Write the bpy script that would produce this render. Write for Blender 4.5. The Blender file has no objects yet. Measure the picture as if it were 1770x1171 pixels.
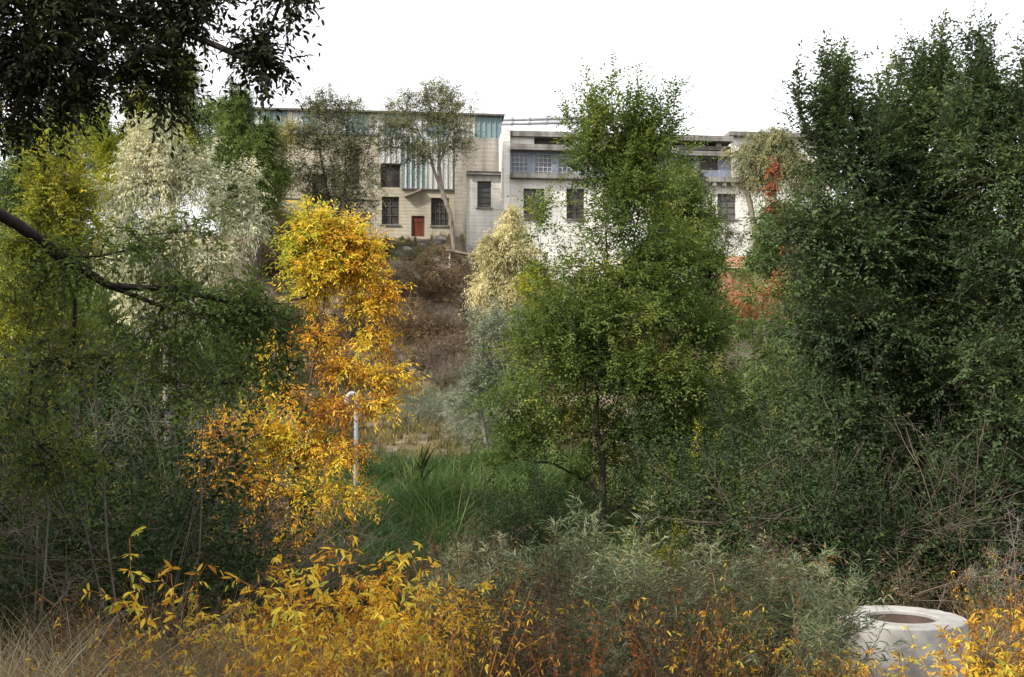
import bpy, math, random
import numpy as np
from math import radians as R

# ------------------------------------------------------------------ camera, world, sun
C = bpy.data.collections.new("scene"); bpy.context.scene.collection.children.link(C)
SC = bpy.context.scene
F = 1900.0; CX = 885.0; CY = 585.5; PITCH = math.atan(109.5 / F)
cam = bpy.data.cameras.new("camera"); camo = bpy.data.objects.new("camera", cam); C.objects.link(camo)
cam.sensor_width = 36; cam.lens = 36 * F / 1770; cam.clip_end = 3000; cam.clip_start = 0.05
camo.location = (0, 0, 0); camo.rotation_euler = (R(90) + PITCH, 0, 0); SC.camera = camo
SUN_EL, SUN_AZ = 36, 236      # azimuth clockwise from +Y: from the left
w = bpy.data.worlds.new("World"); SC.world = w; w.use_nodes = True
nt = w.node_tree; nt.nodes.clear()
out = nt.nodes.new("ShaderNodeOutputWorld")
sky = nt.nodes.new("ShaderNodeTexSky"); sky.sky_type = 'NISHITA'; sky.sun_disc = False
sky.sun_elevation = R(SUN_EL); sky.sun_rotation = R(SUN_AZ); sky.dust_density = 4; sky.air_density = 1.2
hs = nt.nodes.new("ShaderNodeHueSaturation"); hs.inputs['Saturation'].default_value = 0.35
bg = nt.nodes.new("ShaderNodeBackground"); bg.inputs[1].default_value = 0.08
bg2 = nt.nodes.new("ShaderNodeBackground"); bg2.inputs[0].default_value = (1, 0.99, 0.985, 1); bg2.inputs[1].default_value = 0.62
ad = nt.nodes.new("ShaderNodeAddShader")
L_ = nt.links.new
L_(sky.outputs[0], hs.inputs['Color']); L_(hs.outputs[0], bg.inputs[0]); L_(bg.outputs[0], ad.inputs[0]); L_(bg2.outputs[0], ad.inputs[1]); L_(ad.outputs[0], out.inputs[0])
sun = bpy.data.lights.new("sun", 'SUN'); suno = bpy.data.objects.new("sun", sun); C.objects.link(suno)
sun.energy = 3.6; sun.angle = R(3.0); sun.color = (1, 0.94, 0.84)
suno.rotation_euler = (R(90 - SUN_EL), 0, R(180 - SUN_AZ))
SC.view_settings.view_transform = 'Standard'; SC.view_settings.look = 'None'; SC.view_settings.gamma = 1
SC.view_settings.exposure = 0.8
SC.cycles.max_bounces = 4; SC.cycles.diffuse_bounces = 2; SC.cycles.transmission_bounces = 2; SC.cycles.glossy_bounces = 2

# ------------------------------------------------------------------ helpers
def nrm(v):
    return v / np.maximum(np.linalg.norm(v, axis=-1, keepdims=True), 1e-9)
def P(px, py, d):
    a = (px - CX) / F; b = (CY - py) / F
    y = math.cos(PITCH) - b * math.sin(PITCH); z = math.sin(PITCH) + b * math.cos(PITCH)
    return np.array([a / y * d, d, z / y * d])
def XX(px, d): return (px - CX) / F * d
def lerp_tab(t, tab):
    return np.interp(t, [a for a, _ in tab], [b for _, b in tab])
TAB = [(-60, 1.0), (-10, -1.4), (0, -1.7), (5, -2.05), (11, -3.1), (16, -3.0), (24, -2.5), (35, -1.6), (45, -0.3), (50, 0.9), (56, 4.0), (64.5, 9.6), (67, 10.1), (75, 10.4), (120, 12), (400, 16), (900, 20)]
def terr(x, y):
    x = np.asarray(x, float); y = np.asarray(y, float)
    z = lerp_tab(y, TAB)
    amp = np.interp(y, [0, 10, 45, 58, 66, 80], [0.08, 0.12, 0.25, 0.7, 0.15, 0.1])
    n = (np.sin(x * .35 + 1.3 * np.sin(y * .21)) + .6 * np.sin(y * .55 + x * .27 + 2) + .5 * np.sin(x * 1.1 - y * .7) + .25 * np.sin(2.3 * x + 1.9 * y)) / 2.3
    sx = np.clip((x + 3.0) / .7, 0, 1); sx = sx * sx * (3 - 2 * sx)
    dip = 2.7 * sx * np.interp(y, [51, 59, 66, 74], [0, 1, 1, 0])
    return z + amp * n - dip

def props(o, label=None, cat=None, group=None, kind=None):
    if label: o['label'] = label
    if cat: o['category'] = cat
    if group: o['group'] = group
    if kind: o['kind'] = kind
    return o
def empty(name, loc, label, cat, group=None, rz=0):
    o = bpy.data.objects.new(name, None); C.objects.link(o); o.location = tuple(float(v) for v in loc); o.rotation_euler = (0, 0, rz)
    o.empty_display_size = 0.2
    return props(o, label, cat, group)
def link(name, me, parent=None, loc=None):
    o = bpy.data.objects.new(name, me); C.objects.link(o)
    if parent: o.parent = parent
    if loc is not None: o.location = tuple(float(v) for v in loc)
    return o

def arr_mesh(name, V, Fc, mats, tint=None, smooth=False, midx=None):
    """V (n,3), Fc list of (m,k) int arrays"""
    if not isinstance(Fc, (list, tuple)): Fc = [Fc]
    me = bpy.data.meshes.new(name)
    V = np.asarray(V, np.float32)
    tot = sum(f.shape[0] for f in Fc); loops = np.concatenate([f.reshape(-1) for f in Fc]).astype(np.int32)
    sizes = np.concatenate([np.full(f.shape[0], f.shape[1], np.int32) for f in Fc])
    starts = np.concatenate([[0], np.cumsum(sizes)[:-1]]).astype(np.int32)
    me.vertices.add(len(V)); me.vertices.foreach_set('co', V.reshape(-1))
    me.loops.add(len(loops)); me.loops.foreach_set('vertex_index', loops)
    me.polygons.add(tot); me.polygons.foreach_set('loop_start', starts); me.polygons.foreach_set('loop_total', sizes)
    if smooth: me.polygons.foreach_set('use_smooth', np.ones(tot, bool))
    if midx is not None: me.polygons.foreach_set('material_index', np.asarray(midx, np.int32))
    for m in (mats if isinstance(mats, (list, tuple)) else [mats]): me.materials.append(m)
    if tint is not None:
        a = me.attributes.new('tint', 'FLOAT', 'FACE'); a.data.foreach_set('value', np.asarray(tint, np.float32))
    me.update(calc_edges=True)
    return me

class MB:
    """collects boxes, prisms and tubes into one mesh"""
    def __init__(s): s.v = []; s.f = []; s.m = []
    def add(s, V, Fs, m=0):
        b = len(s.v); s.v += [tuple(map(float, p)) for p in V]
        for f in Fs: s.f.append([i + b for i in f]); s.m.append(m)
    def box(s, x0, x1, y0, y1, z0, z1, m=0):
        V = [(x, y, z) for z in (z0, z1) for y in (y0, y1) for x in (x0, x1)]
        s.add(V, [(0, 2, 3, 1), (4, 5, 7, 6), (0, 1, 5, 4), (2, 6, 7, 3), (0, 4, 6, 2), (1, 3, 7, 5)], m)
    def tube(s, pts, r, n=10, m=0, cap=True):
        pts = [np.array(p, float) for p in pts]; k = len(pts)
        rr = r if isinstance(r, (list, tuple, np.ndarray)) else [r] * k
        V = []; prev = None
        for i, p in enumerate(pts):
            t = nrm(pts[min(i + 1, k - 1)] - pts[max(i - 1, 0)])
            if prev is None:
                a = np.cross(t, [0, 0, 1.0]); a = np.array([1.0, 0, 0]) if np.linalg.norm(a) < 1e-3 else nrm(a)
            else: a = nrm(prev - t * np.dot(prev, t))
            prev = a; b = np.cross(t, a)
            for j in range(n):
                q = 2 * math.pi * j / n; V.append(p + rr[i] * (a * math.cos(q) + b * math.sin(q)))
        Fs = [(i * n + j, i * n + (j + 1) % n, (i + 1) * n + (j + 1) % n, (i + 1) * n + j) for i in range(k - 1) for j in range(n)]
        if cap: Fs += [tuple(range(n))[::-1], tuple((k - 1) * n + j for j in range(n))]
        s.add(V, Fs, m)
    def build(s, name, mats, parent=None, smooth=False, loc=None, bevel=0):
        me = bpy.data.meshes.new(name); me.from_pydata(s.v, [], s.f)
        for m in (mats if isinstance(mats, (list, tuple)) else [mats]): me.materials.append(m)
        me.polygons.foreach_set('material_index', s.m)
        if smooth: me.polygons.foreach_set('use_smooth', [True] * len(s.f))
        me.update(); o = link(name, me, parent, loc)
        if bevel:
            b = o.modifiers.new('bevel', 'BEVEL'); b.width = bevel; b.segments = 2; b.limit_method = 'ANGLE'
        return o

# ------------------------------------------------------------------ materials
def newmat(name):
    m = bpy.data.materials.new(name); m.use_nodes = True; n = m.node_tree
    return m, n, n.nodes['Principled BSDF'], n.links.new
def ramp(n, stops, interp='LINEAR'):
    r = n.nodes.new('ShaderNodeValToRGB'); r.color_ramp.interpolation = interp
    e = r.color_ramp.elements
    while len(e) > 2: e.remove(e[-1])
    for i, (p, c) in enumerate(stops):
        if i < 2: e[i].position = p
        else: e.new(p)
    for i, (p, c) in enumerate(stops):
        e[i].position = p; e[i].color = (*c, 1)
    return r
def leafmat(name, stops, trans=0.3, rough=0.6, spec=0.12):
    m, n, b, L = newmat(name)
    at = n.nodes.new('ShaderNodeAttribute'); at.attribute_name = 'tint'
    oi = n.nodes.new('ShaderNodeObjectInfo'); ma = n.nodes.new('ShaderNodeMath'); ma.operation = 'MULTIPLY_ADD'; ma.inputs[1].default_value = .18; ma.inputs[2].default_value = -.09
    L(oi.outputs['Random'], ma.inputs[0]); m3 = n.nodes.new('ShaderNodeMath'); m3.operation = 'ADD'; L(ma.outputs[0], m3.inputs[0]); L(at.outputs['Fac'], m3.inputs[1])
    r = ramp(n, stops); L(m3.outputs[0], r.inputs[0]); L(r.outputs[0], b.inputs['Base Color'])
    b.inputs['Roughness'].default_value = rough; b.inputs['Specular IOR Level'].default_value = spec
    t = n.nodes.new('ShaderNodeBsdfTranslucent'); mx = n.nodes.new('ShaderNodeMixShader'); mx.inputs[0].default_value = trans
    g = n.nodes.new('ShaderNodeMix'); g.data_type = 'RGBA'; g.blend_type = 'MULTIPLY'; g.inputs[0].default_value = 1
    L(r.outputs[0], g.inputs[6]); g.inputs[7].default_value = (1.25, 1.15, 0.7, 1); L(g.outputs[2], t.inputs[0])
    L(b.outputs[0], mx.inputs[1]); L(t.outputs[0], mx.inputs[2]); L(mx.outputs[0], n.nodes['Material Output'].inputs[0])
    return m
def noisemat(name, stops, scale=3.0, rough=0.9, bump=0.3, detail=8, stretch=(1, 1, 1), coord='Object', spec=0.2, dist=0.05):
    m, n, b, L = newmat(name)
    tc = n.nodes.new('ShaderNodeTexCoord'); mp = n.nodes.new('ShaderNodeMapping'); mp.inputs['Scale'].default_value = stretch
    no = n.nodes.new('ShaderNodeTexNoise'); no.inputs['Scale'].default_value = scale; no.inputs['Detail'].default_value = detail; no.inputs['Roughness'].default_value = 0.65
    L(tc.outputs[coord], mp.inputs[0]); L(mp.outputs[0], no.inputs['Vector'])
    r = ramp(n, stops); L(no.outputs['Fac'], r.inputs[0]); L(r.outputs[0], b.inputs['Base Color'])
    b.inputs['Roughness'].default_value = rough; b.inputs['Specular IOR Level'].default_value = spec
    if bump:
        bp = n.nodes.new('ShaderNodeBump'); bp.inputs['Strength'].default_value = bump; bp.inputs['Distance'].default_value = dist
        L(no.outputs['Fac'], bp.inputs['Height']); L(bp.outputs[0], b.inputs['Normal'])
    return m
def concrete(name, light, dark, stain, boards=0.22, streak=0.5):
    m, n, b, L = newmat(name)
    tc = n.nodes.new('ShaderNodeTexCoord')
    def noise(sc, st, det=8):
        mp = n.nodes.new('ShaderNodeMapping'); mp.inputs['Scale'].default_value = st
        no = n.nodes.new('ShaderNodeTexNoise'); no.inputs['Scale'].default_value = sc; no.inputs['Detail'].default_value = det; no.inputs['Roughness'].default_value = .65
        L(tc.outputs['Object'], mp.inputs[0]); L(mp.outputs[0], no.inputs['Vector']); return no
    n1 = noise(0.5, (1, 1, 1)); n2 = noise(1.3, (1.3, 1.3, .10)); n3 = noise(1.0, (.10, .10, 4.5), 4)
    r1 = ramp(n, [(.3, dark), (.62, light)]); L(n1.outputs['Fac'], r1.inputs[0])
    r2 = ramp(n, [(.44, (1, 1, 1)), (.70, stain)]); L(n2.outputs['Fac'], r2.inputs[0])
    mx = n.nodes.new('ShaderNodeMix'); mx.data_type = 'RGBA'; mx.blend_type = 'MULTIPLY'; mx.inputs[0].default_value = streak
    L(r1.outputs[0], mx.inputs[6]); L(r2.outputs[0], mx.inputs[7])
    r3 = ramp(n, [(.36, (.84, .83, .81)), (.6, (1, 1, 1))]); L(n3.outputs['Fac'], r3.inputs[0])
    m2 = n.nodes.new('ShaderNodeMix'); m2.data_type = 'RGBA'; m2.blend_type = 'MULTIPLY'; m2.inputs[0].default_value = 0.5
    L(mx.outputs[2], m2.inputs[6]); L(r3.outputs[0], m2.inputs[7]); L(m2.outputs[2], b.inputs['Base Color'])
    wv = n.nodes.new('ShaderNodeTexWave'); wv.bands_direction = 'Z'; wv.inputs['Scale'].default_value = boards * 6; wv.inputs['Distortion'].default_value = .6
    L(tc.outputs['Object'], wv.inputs['Vector'])
    bp = n.nodes.new('ShaderNodeBump'); bp.inputs['Strength'].default_value = .2; bp.inputs['Distance'].default_value = .03
    L(wv.outputs['Fac'], bp.inputs['Height'])
    bp2 = n.nodes.new('ShaderNodeBump'); bp2.inputs['Strength'].default_value = .4; bp2.inputs['Distance'].default_value = .03
    L(n1.outputs['Fac'], bp2.inputs['Height']); L(bp.outputs[0], bp2.inputs['Normal']); L(bp2.outputs[0], b.inputs['Normal'])
    b.inputs['Roughness'].default_value = .9; b.inputs['Specular IOR Level'].default_value = .2
    return m

M = {}
M['bark'] = noisemat('bark', [(.3, (.035, .028, .022)), (.7, (.12, .10, .085))], 9, stretch=(1, 1, .25), bump=.6)
M['bark_grey'] = noisemat('bark_grey', [(.3, (.08, .07, .06)), (.7, (.24, .21, .18))], 9, stretch=(1, 1, .25), bump=.5)
M['bark_dark'] = noisemat('bark_dark', [(.3, (.012, .010, .009)), (.7, (.05, .042, .036))], 9, stretch=(1, 1, .3), bump=.6)
M['twig'] = noisemat('twig', [(.3, (.07, .058, .048)), (.7, (.20, .175, .15))], 5, bump=0)
M['stem_red'] = noisemat('stem_red', [(.3, (.16, .055, .02)), (.7, (.38, .17, .05))], 3, bump=0)
M['elm'] = leafmat('elm_leaf', [(0, (.048, .08, .024)), (.45, (.094, .143, .038)), (.8, (.155, .20, .052)), (.95, (.23, .26, .06)), (1, (.33, .29, .05))], .4)
M['elm_dark'] = leafmat('elm_dark_leaf', [(0, (.034, .056, .026)), (.5, (.062, .10, .040)), (.85, (.10, .145, .055)), (.97, (.16, .19, .06)), (1, (.28, .25, .05))], .36)
M['under'] = leafmat('understorey_leaf_shaded', [(0, (.016, .030, .014)), (.5, (.036, .060, .024)), (.85, (.072, .10, .034)), (1, (.17, .16, .04))], .25)  # green darkened so the undergrowth reads as shaded
M['shade'] = leafmat('overhead_leaf_shaded', [(0, (.016, .022, .010)), (.6, (.034, .046, .015)), (.93, (.075, .09, .02)), (1, (.25, .20, .03))], .12)  # leaf colour darkened to stand for crown shade against the bright sky
M['yellow'] = leafmat('yellow_leaf', [(0, (.26, .09, .02)), (.2, (.50, .23, .03)), (.42, (.72, .43, .04)), (.62, (.78, .58, .06)), (.8, (.58, .54, .06)), (1, (.24, .32, .05))], .38)
M['amber'] = leafmat('amber_leaf', [(0, (.22, .09, .03)), (.22, (.50, .24, .035)), (.44, (.78, .48, .05)), (.78, (.86, .68, .10)), (1, (.36, .42, .08))], .35)
M['olive'] = leafmat('silver_leaf', [(0, (.17, .20, .13)), (.45, (.38, .41, .29)), (.8, (.62, .62, .48)), (1, (.75, .68, .42))], .2, .5)
M['olive_dim'] = leafmat('silver_dim_leaf', [(0, (.10, .125, .085)), (.5, (.22, .25, .18)), (1, (.38, .40, .30))], .2, .5)
M['cream'] = leafmat('cream_leaf', [(0, (.20, .19, .09)), (.45, (.46, .42, .22)), (1, (.72, .64, .38))], .25)
M['fluff'] = leafmat('soft_green_leaf', [(0, (.045, .08, .025)), (.5, (.10, .15, .045)), (1, (.21, .25, .07))], .3)
M['yelgreen'] = leafmat('yellow_green_leaf', [(0, (.07, .10, .02)), (.4, (.18, .22, .03)), (.8, (.38, .38, .05)), (1, (.60, .48, .05))], .35)
M['greygreen'] = leafmat('grey_green_leaf', [(0, (.07, .08, .05)), (.5, (.15, .16, .09)), (.85, (.25, .25, .13)), (1, (.42, .36, .12))], .25)
M['willow'] = leafmat('willow_leaf', [(0, (.09, .12, .06)), (.4, (.22, .26, .15)), (.75, (.38, .41, .27)), (.9, (.50, .42, .20)), (1, (.42, .19, .06))], .22, .5)
M['brown'] = leafmat('brown_leaf', [(0, (.05, .032, .022)), (.45, (.12, .078, .05)), (.8, (.22, .15, .085)), (1, (.30, .25, .13))], .15, .8)
M['mauve'] = leafmat('mauve_twig', [(0, (.09, .07, .06)), (.5, (.21, .17, .15)), (1, (.38, .33, .26))], .1, .8)
M['rust'] = leafmat('rust_leaf', [(0, (.16, .045, .015)), (.5, (.34, .11, .03)), (1, (.50, .22, .05))], .2, .7)
M['red'] = leafmat('red_leaf', [(0, (.10, .04, .025)), (.4, (.22, .075, .045)), (.75, (.30, .12, .06)), (1, (.16, .17, .06))], .3)
M['orange'] = leafmat('orange_leaf', [(0, (.26, .10, .04)), (.5, (.42, .18, .08)), (1, (.48, .27, .12))], .3)
M['grass_green'] = leafmat('green_grass', [(0, (.02, .04, .015)), (.35, (.045, .09, .028)), (.68, (.085, .15, .045)), (.88, (.16, .21, .07)), (1, (.36, .33, .16))], .3)
M['grass_dry'] = leafmat('dry_grass', [(0, (.12, .085, .045)), (.5, (.27, .21, .12)), (.85, (.44, .37, .23)), (1, (.55, .50, .36))], .2, .7)
M['grass_mix'] = leafmat('mixed_grass', [(0, (.06, .07, .03)), (.4, (.13, .13, .055)), (.8, (.25, .20, .10)), (1, (.42, .34, .18))], .2, .7)
M['conc_cream'] = concrete('cream_concrete', (.45, .41, .32), (.30, .275, .22), (.45, .38, .28), .25)
M['conc_white'] = concrete('white_concrete', (.68, .67, .635), (.53, .52, .485), (.5, .46, .4), .25)
M['conc_grey'] = concrete('grey_concrete', (.34, .32, .29), (.20, .19, .17), (.4, .36, .3), .2, .8)
M['fascia'] = concrete('streaked_fascia', (.25, .24, .23), (.12, .115, .11), (.3, .28, .25), .3, 1)
M['bluewall'] = noisemat('blue_grey_paint', [(.3, (.13, .15, .20)), (.7, (.22, .25, .31))], 2, bump=.1, stretch=(1, 1, .4))
M['metal_teal'] = noisemat('teal_cladding', [(.3, (.10, .155, .165)), (.7, (.17, .24, .25))], 2, rough=.5, bump=.05, stretch=(1, 1, .2), spec=.4)
M['metal_white'] = noisemat('white_cladding', [(.3, (.32, .33, .33)), (.7, (.47, .47, .46))], 2, rough=.5, bump=.05, stretch=(1, 1, .2), spec=.4)
M['trim'] = noisemat('dark_trim', [(.3, (.06, .055, .05)), (.7, (.13, .12, .11))], 3, bump=.1)
M['glass'] = noisemat('dusty_glass', [(.35, (.03, .035, .05)), (.65, (.12, .13, .17))], 1.3, rough=.25, bump=0, spec=.5)
M['glass_dark'] = noisemat('dark_opening', [(.35, (.018, .016, .016)), (.65, (.07, .062, .058))], 1.6, rough=.5, bump=0)
M['shutter'] = noisemat('grey_board', [(.3, (.07, .07, .075)), (.7, (.14, .135, .14))], 2, bump=.1, stretch=(.3, 1, 6))
M['mullion'] = noisemat('window_bar', [(.3, (.30, .31, .34)), (.7, (.42, .43, .46))], 4, bump=0)
M['door'] = noisemat('rust_red_door', [(.3, (.085, .024, .014)), (.7, (.16, .045, .024))], 3, bump=.1, stretch=(1, 1, .3))
M['wood'] = noisemat('weathered_wood', [(.3, (.12, .10, .085)), (.7, (.30, .26, .22))], 4, bump=.3, stretch=(.2, 1, 3))
M['rustsheet'] = noisemat('rusty_sheet', [(.25, (.16, .075, .045)), (.5, (.30, .15, .09)), (.75, (.40, .27, .19))], 1.2, bump=.3, stretch=(1, 1, .6))
M['pipe'] = noisemat('pale_pipe', [(.3, (.24, .25, .28)), (.7, (.36, .37, .40))], 3, rough=.45, bump=.05, spec=.5)
M['whitepaint'] = noisemat('white_paint', [(.3, (.60, .60, .58)), (.7, (.82, .82, .80))], 3, rough=.5, bump=.05)
M['well'] = noisemat('well_concrete', [(.25, (.20, .195, .185)), (.5, (.33, .32, .30)), (.75, (.43, .415, .39))], 4, bump=.35, dist=.01)
M['well_in'] = noisemat('well_inside', [(.3, (.06, .042, .036)), (.7, (.12, .085, .075))], 4, bump=.3, dist=.01)
M['rock'] = noisemat('rock', [(.3, (.16, .145, .125)), (.7, (.36, .33, .30))], 4, bump=.8)
M['soil'] = noisemat('soil', [(.3, (.045, .034, .024)), (.5, (.12, .095, .068)), (.68, (.26, .215, .16))], .9, bump=.8, dist=.15, detail=12)
mw, n_, b_, Lk = newmat('creek_water'); b_.inputs['Base Color'].default_value = (.05, .06, .065, 1); b_.inputs['Roughness'].default_value = .08
wn = n_.nodes.new('ShaderNodeTexNoise'); wn.inputs['Scale'].default_value = 3; wb = n_.nodes.new('ShaderNodeBump'); wb.inputs['Strength'].default_value = .15
Lk(wn.outputs['Fac'], wb.inputs['Height']); Lk(wb.outputs[0], b_.inputs['Normal']); M['water'] = mw

# ------------------------------------------------------------------ ground
def ground():
    xs = np.concatenate([[-900, -500, -300, -180, -110, -80], np.arange(-60, 60.1, .6), [80, 110, 180, 300, 500, 900]])
    ys = np.concatenate([[-900, -500, -300, -150, -60, -30, -15, -8], np.arange(-4, 80, .45), [85, 95, 110, 140, 200, 300, 450, 700, 900, 1500]])
    X, Y = np.meshgrid(xs, ys); Z = terr(X, Y)
    rg = np.random.default_rng(3); Z = Z + rg.normal(0, .035, Z.shape) * (np.abs(X) < 61) * (Y < 80)
    V = np.stack([X, Y, Z], -1).reshape(-1, 3); nx = len(xs); ny = len(ys)
    i, j = np.meshgrid(np.arange(nx - 1), np.arange(ny - 1)); a = (j * nx + i).reshape(-1)
    Fc = np.stack([a, a + 1, a + nx + 1, a + nx], -1)
    o = link('ground', arr_mesh('ground', V, Fc, M['soil'], smooth=True)); props(o, kind='structure')
ground()
def creek():
    pts = []; n = 24; V = []; Fs = []
    for i in range(n):
        t = i / (n - 1); x = -2.7 + 2.6 * t; y = 13.0 + .3 * math.sin(t * 5); wd = .75 * math.sin(math.pi * min(max(t, .02), .98)) ** .5
        z = float(terr(x, y)) + .11
        V += [(x, y - wd, z), (x, y + wd, z)]
        if i: Fs.append((2 * i - 2, 2 * i, 2 * i + 1, 2 * i - 1))
    # level surface
    zz = min(v[2] for v in V) + .1
    V = [(a, b, zz) for a, b, _ in V]
    me = bpy.data.meshes.new('water'); me.from_pydata(V, [], Fs); me.materials.append(M['water'])
    props(link('water', me), kind='structure')
creek()

# ------------------------------------------------------------------ buildings
ANG = R(6); U = np.array([math.cos(ANG), math.sin(ANG)]); NB = np.array([-math.sin(ANG), math.cos(ANG)])  # NB points into the building
ORG = np.array([XX(870, 68.0), 68.0])
def B(px, py, off=0.0):
    """pixel -> (s, z) on the facade plane set off metres behind the reference plane"""
    d = P(px, py, 1.0); o = ORG + NB * off
    t = np.dot(o, NB) / np.dot(d[:2], NB); p = d * t
    return float(np.dot(p[:2] - ORG, U)), float(p[2])
def bs(px, off=0): return B(px, 400, off)[0]
def bz(py, px=870, off=0): return B(px, py, off)[1]
BLOC = (ORG[0], ORG[1], 0.0)
def facade(name, mat, parent, s0, s1, z0, z1, holes, y, thick=.35):
    """wall with openings: local x = along facade, y = depth"""
    xs = sorted({s0, s1, *[h[0] for h in holes], *[h[1] for h in holes]}); zs = sorted({z0, z1, *[h[2] for h in holes], *[h[3] for h in holes]})
    xs = [x for x in xs if s0 <= x <= s1]; zs = [z for z in zs if z0 <= z <= z1]
    def hole(i, k):
        if i < 0 or k < 0 or i >= len(xs) - 1 or k >= len(zs) - 1: return True
        cx = (xs[i] + xs[i + 1]) / 2; cz = (zs[k] + zs[k + 1]) / 2
        return any(h[0] < cx < h[1] and h[2] < cz < h[3] for h in holes)
    mb = MB(); y1 = y + thick
    for i in range(len(xs) - 1):
        for k in range(len(zs) - 1):
            if hole(i, k): continue
            a, b, c, d = xs[i], xs[i + 1], zs[k], zs[k + 1]
            mb.add([(a, y, c), (b, y, c), (b, y, d), (a, y, d)], [(0, 1, 2, 3)])
            mb.add([(a, y1, c), (b, y1, c), (b, y1, d), (a, y1, d)], [(3, 2, 1, 0)])
            if hole(i - 1, k): mb.add([(a, y, c), (a, y, d), (a, y1, d), (a, y1, c)], [(0, 1, 2, 3)])
            if hole(i + 1, k): mb.add([(b, y, c), (b, y1, c), (b, y1, d), (b, y, d)], [(0, 1, 2, 3)])
            if hole(i, k - 1): mb.add([(a, y, c), (a, y1, c), (b, y1, c), (b, y, c)], [(0, 1, 2, 3)])
            if hole(i, k + 1): mb.add([(a, y, d), (b, y, d), (b, y1, d), (a, y1, d)], [(0, 1, 2, 3)])
    return mb.build(name, mat, parent)
def window(parent, h, y, nx, nz, pane, sill=True, fr='mullion', rec=.16, bar=.035, blank=()):
    a, b, c, d = h; mb = MB(); e = .05; yy = y + rec
    mb.box(a + .003, a + e, yy - .03, yy + .03, c + .003, d - .003); mb.box(b - e, b - .003, yy - .03, yy + .03, c + .003, d - .003)
    mb.box(a + e, b - e, yy - .03, yy + .03, c + .003, c + e); mb.box(a + e, b - e, yy - .03, yy + .03, d - e, d - .003)
    for i in range(1, nx): x = a + (b - a) * i / nx; mb.box(x - bar / 2, x + bar / 2, yy - .018, yy + .018, c + e, d - e)
    for k in range(1, nz): z = c + (d - c) * k / nz; mb.box(a + e, b - e, yy - .013, yy + .013, z - bar / 2, z + bar / 2)
    f = mb.build('window', M[fr], parent)
    p = MB(); p.box(a + .004, b - .004, yy + .035, yy + .045, c + .004, d - .004); p.build('pane', M[pane], f)
    if sill:
        s = MB(); s.box(a - .08, b + .08, y - .09, y + .10, c - .10, c - .002); s.build('sill', M['fascia'], f, bevel=.01)
    return f
def H(px0, py0, px1, py1, off=0):
    s0, z1 = B(px0, py0, off); s1, _ = B(px1, py0, off); z0 = B(px0, py1, off)[1]
    return (s0, s1, z0, z1)
def corr(parent, name, s0, s1, z0, z1, y, pitch, cols, depth=.05, rib=None):
    """ribbed sheet metal; cols(s)-> material index"""
    mb = MB(); n = max(2, int((s1 - s0) / pitch)); p = (s1 - s0) / n
    for i in range(n):
        a = s0 + i * p; m = cols(i, n); prof = [(a, 0), (a + p * .62, 0), (a + p * .70, -depth), (a + p * .92, -depth), (a + p, 0)]
        for k in range(4):
            (xa, ya), (xb, yb) = prof[k], prof[k + 1]
            mb.add([(xa, y + ya, z0), (xb, y + yb, z0), (xb, y + yb, z1), (xa, y + ya, z1)], [(0, 1, 2, 3)], rib if (rib is not None and k in (1, 2, 3)) else m)
            mb.add([(xa, y + .09, z0), (xb, y + .09, z0), (xb, y + .09, z1), (xa, y + .09, z1)], [(3, 2, 1, 0)], m)
    return mb.build(name, [M['metal_white'], M['metal_teal'], M['trim']], parent)

# A: tall metal-topped mill
A = empty('mill_building', BLOC, 'tall cream concrete mill with teal and white metal cladding along its top', 'building', rz=ANG)
sL, sR = bs(380), bs(866)
zTop = bz(203); zStrip = bz(237); zBase = 8.2
holes = [H(658, 284, 692, 324), H(660, 340, 690, 388), H(745, 342, 776, 390), H(711, 373, 734, 409), H(596, 250, 622, 320), H(540, 300, 566, 352)]
facade('wall', M['conc_cream'], A, sL, sR, zBase, zStrip, holes, 0)
mb = MB(); dp = 14
mb.box(sL, sL + .35, .36, dp, zBase, zTop); mb.box(sR - .35, sR, .36, dp, zBase, zTop); mb.box(sL, sR, dp, dp + .35, zBase, zTop)
mb.build('side_wall', M['conc_white'], A)
def colsA(i, n):
    return [1, 1, 1, 0, 0, 0, 0, 0, 1, 1, 1, 1, 0, 0, 0][i % 15] if i < n - 8 else (1 if i >= n - 5 else 0)
corr(A, 'cladding_band', sL - .03, sR + .03, zStrip - .12, zTop, -.06, .33, colsA)
mb = MB(); mb.box(sL - .25, sR + .2, -.35, dp + .6, zTop + .002, zTop + .12); mb.build('roof', M['trim'], A)
ms0, ms1 = bs(694, -.1), bs(783, -.1)
corr(A, 'cladding_panel', ms0, ms1, bz(327, 740), zStrip - .125, -.075, .31, lambda i, n: 1 if i < n * .45 or i % 3 == 1 else 0, rib=0)
corr(A, 'cladding_panel', bs(655, -.1), ms0 - .02, bz(283, 670), zStrip - .125, -.072, .30, lambda i, n: 0)
mb = MB(); mb.box(bs(694), bs(786), -.14, -.005, bz(329.5, 740), bz(327, 740) - .004)
mb.build('drip_rail', M['trim'], A)
mb = MB(); a0, z0 = B(699, 339, -.4); a1, z1 = B(728, 327, -.4)
mb.add([(a0, -.4, z0), (a1, -.4, z1), (a1, -.01, z1 + .1), (a0, -.01, z0 + .1), (a0, -.4, z0 - .08), (a1, -.4, z1 - .08), (a1, -.01, z1), (a0, -.01, z0)], [(0, 1, 2, 3), (7, 6, 5, 4), (0, 4, 5, 1), (0, 3, 7, 4), (1, 5, 6, 2)])
mb.build('awning', M['wood'], A)
window(A, holes[0], 0, 1, 1, 'glass_dark', False, 'trim')
window(A, holes[1], 0, 2, 3, 'glass_dark', True, 'trim'); window(A, holes[2], 0, 4, 4, 'glass_dark', True, 'trim', bar=.03)
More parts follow.
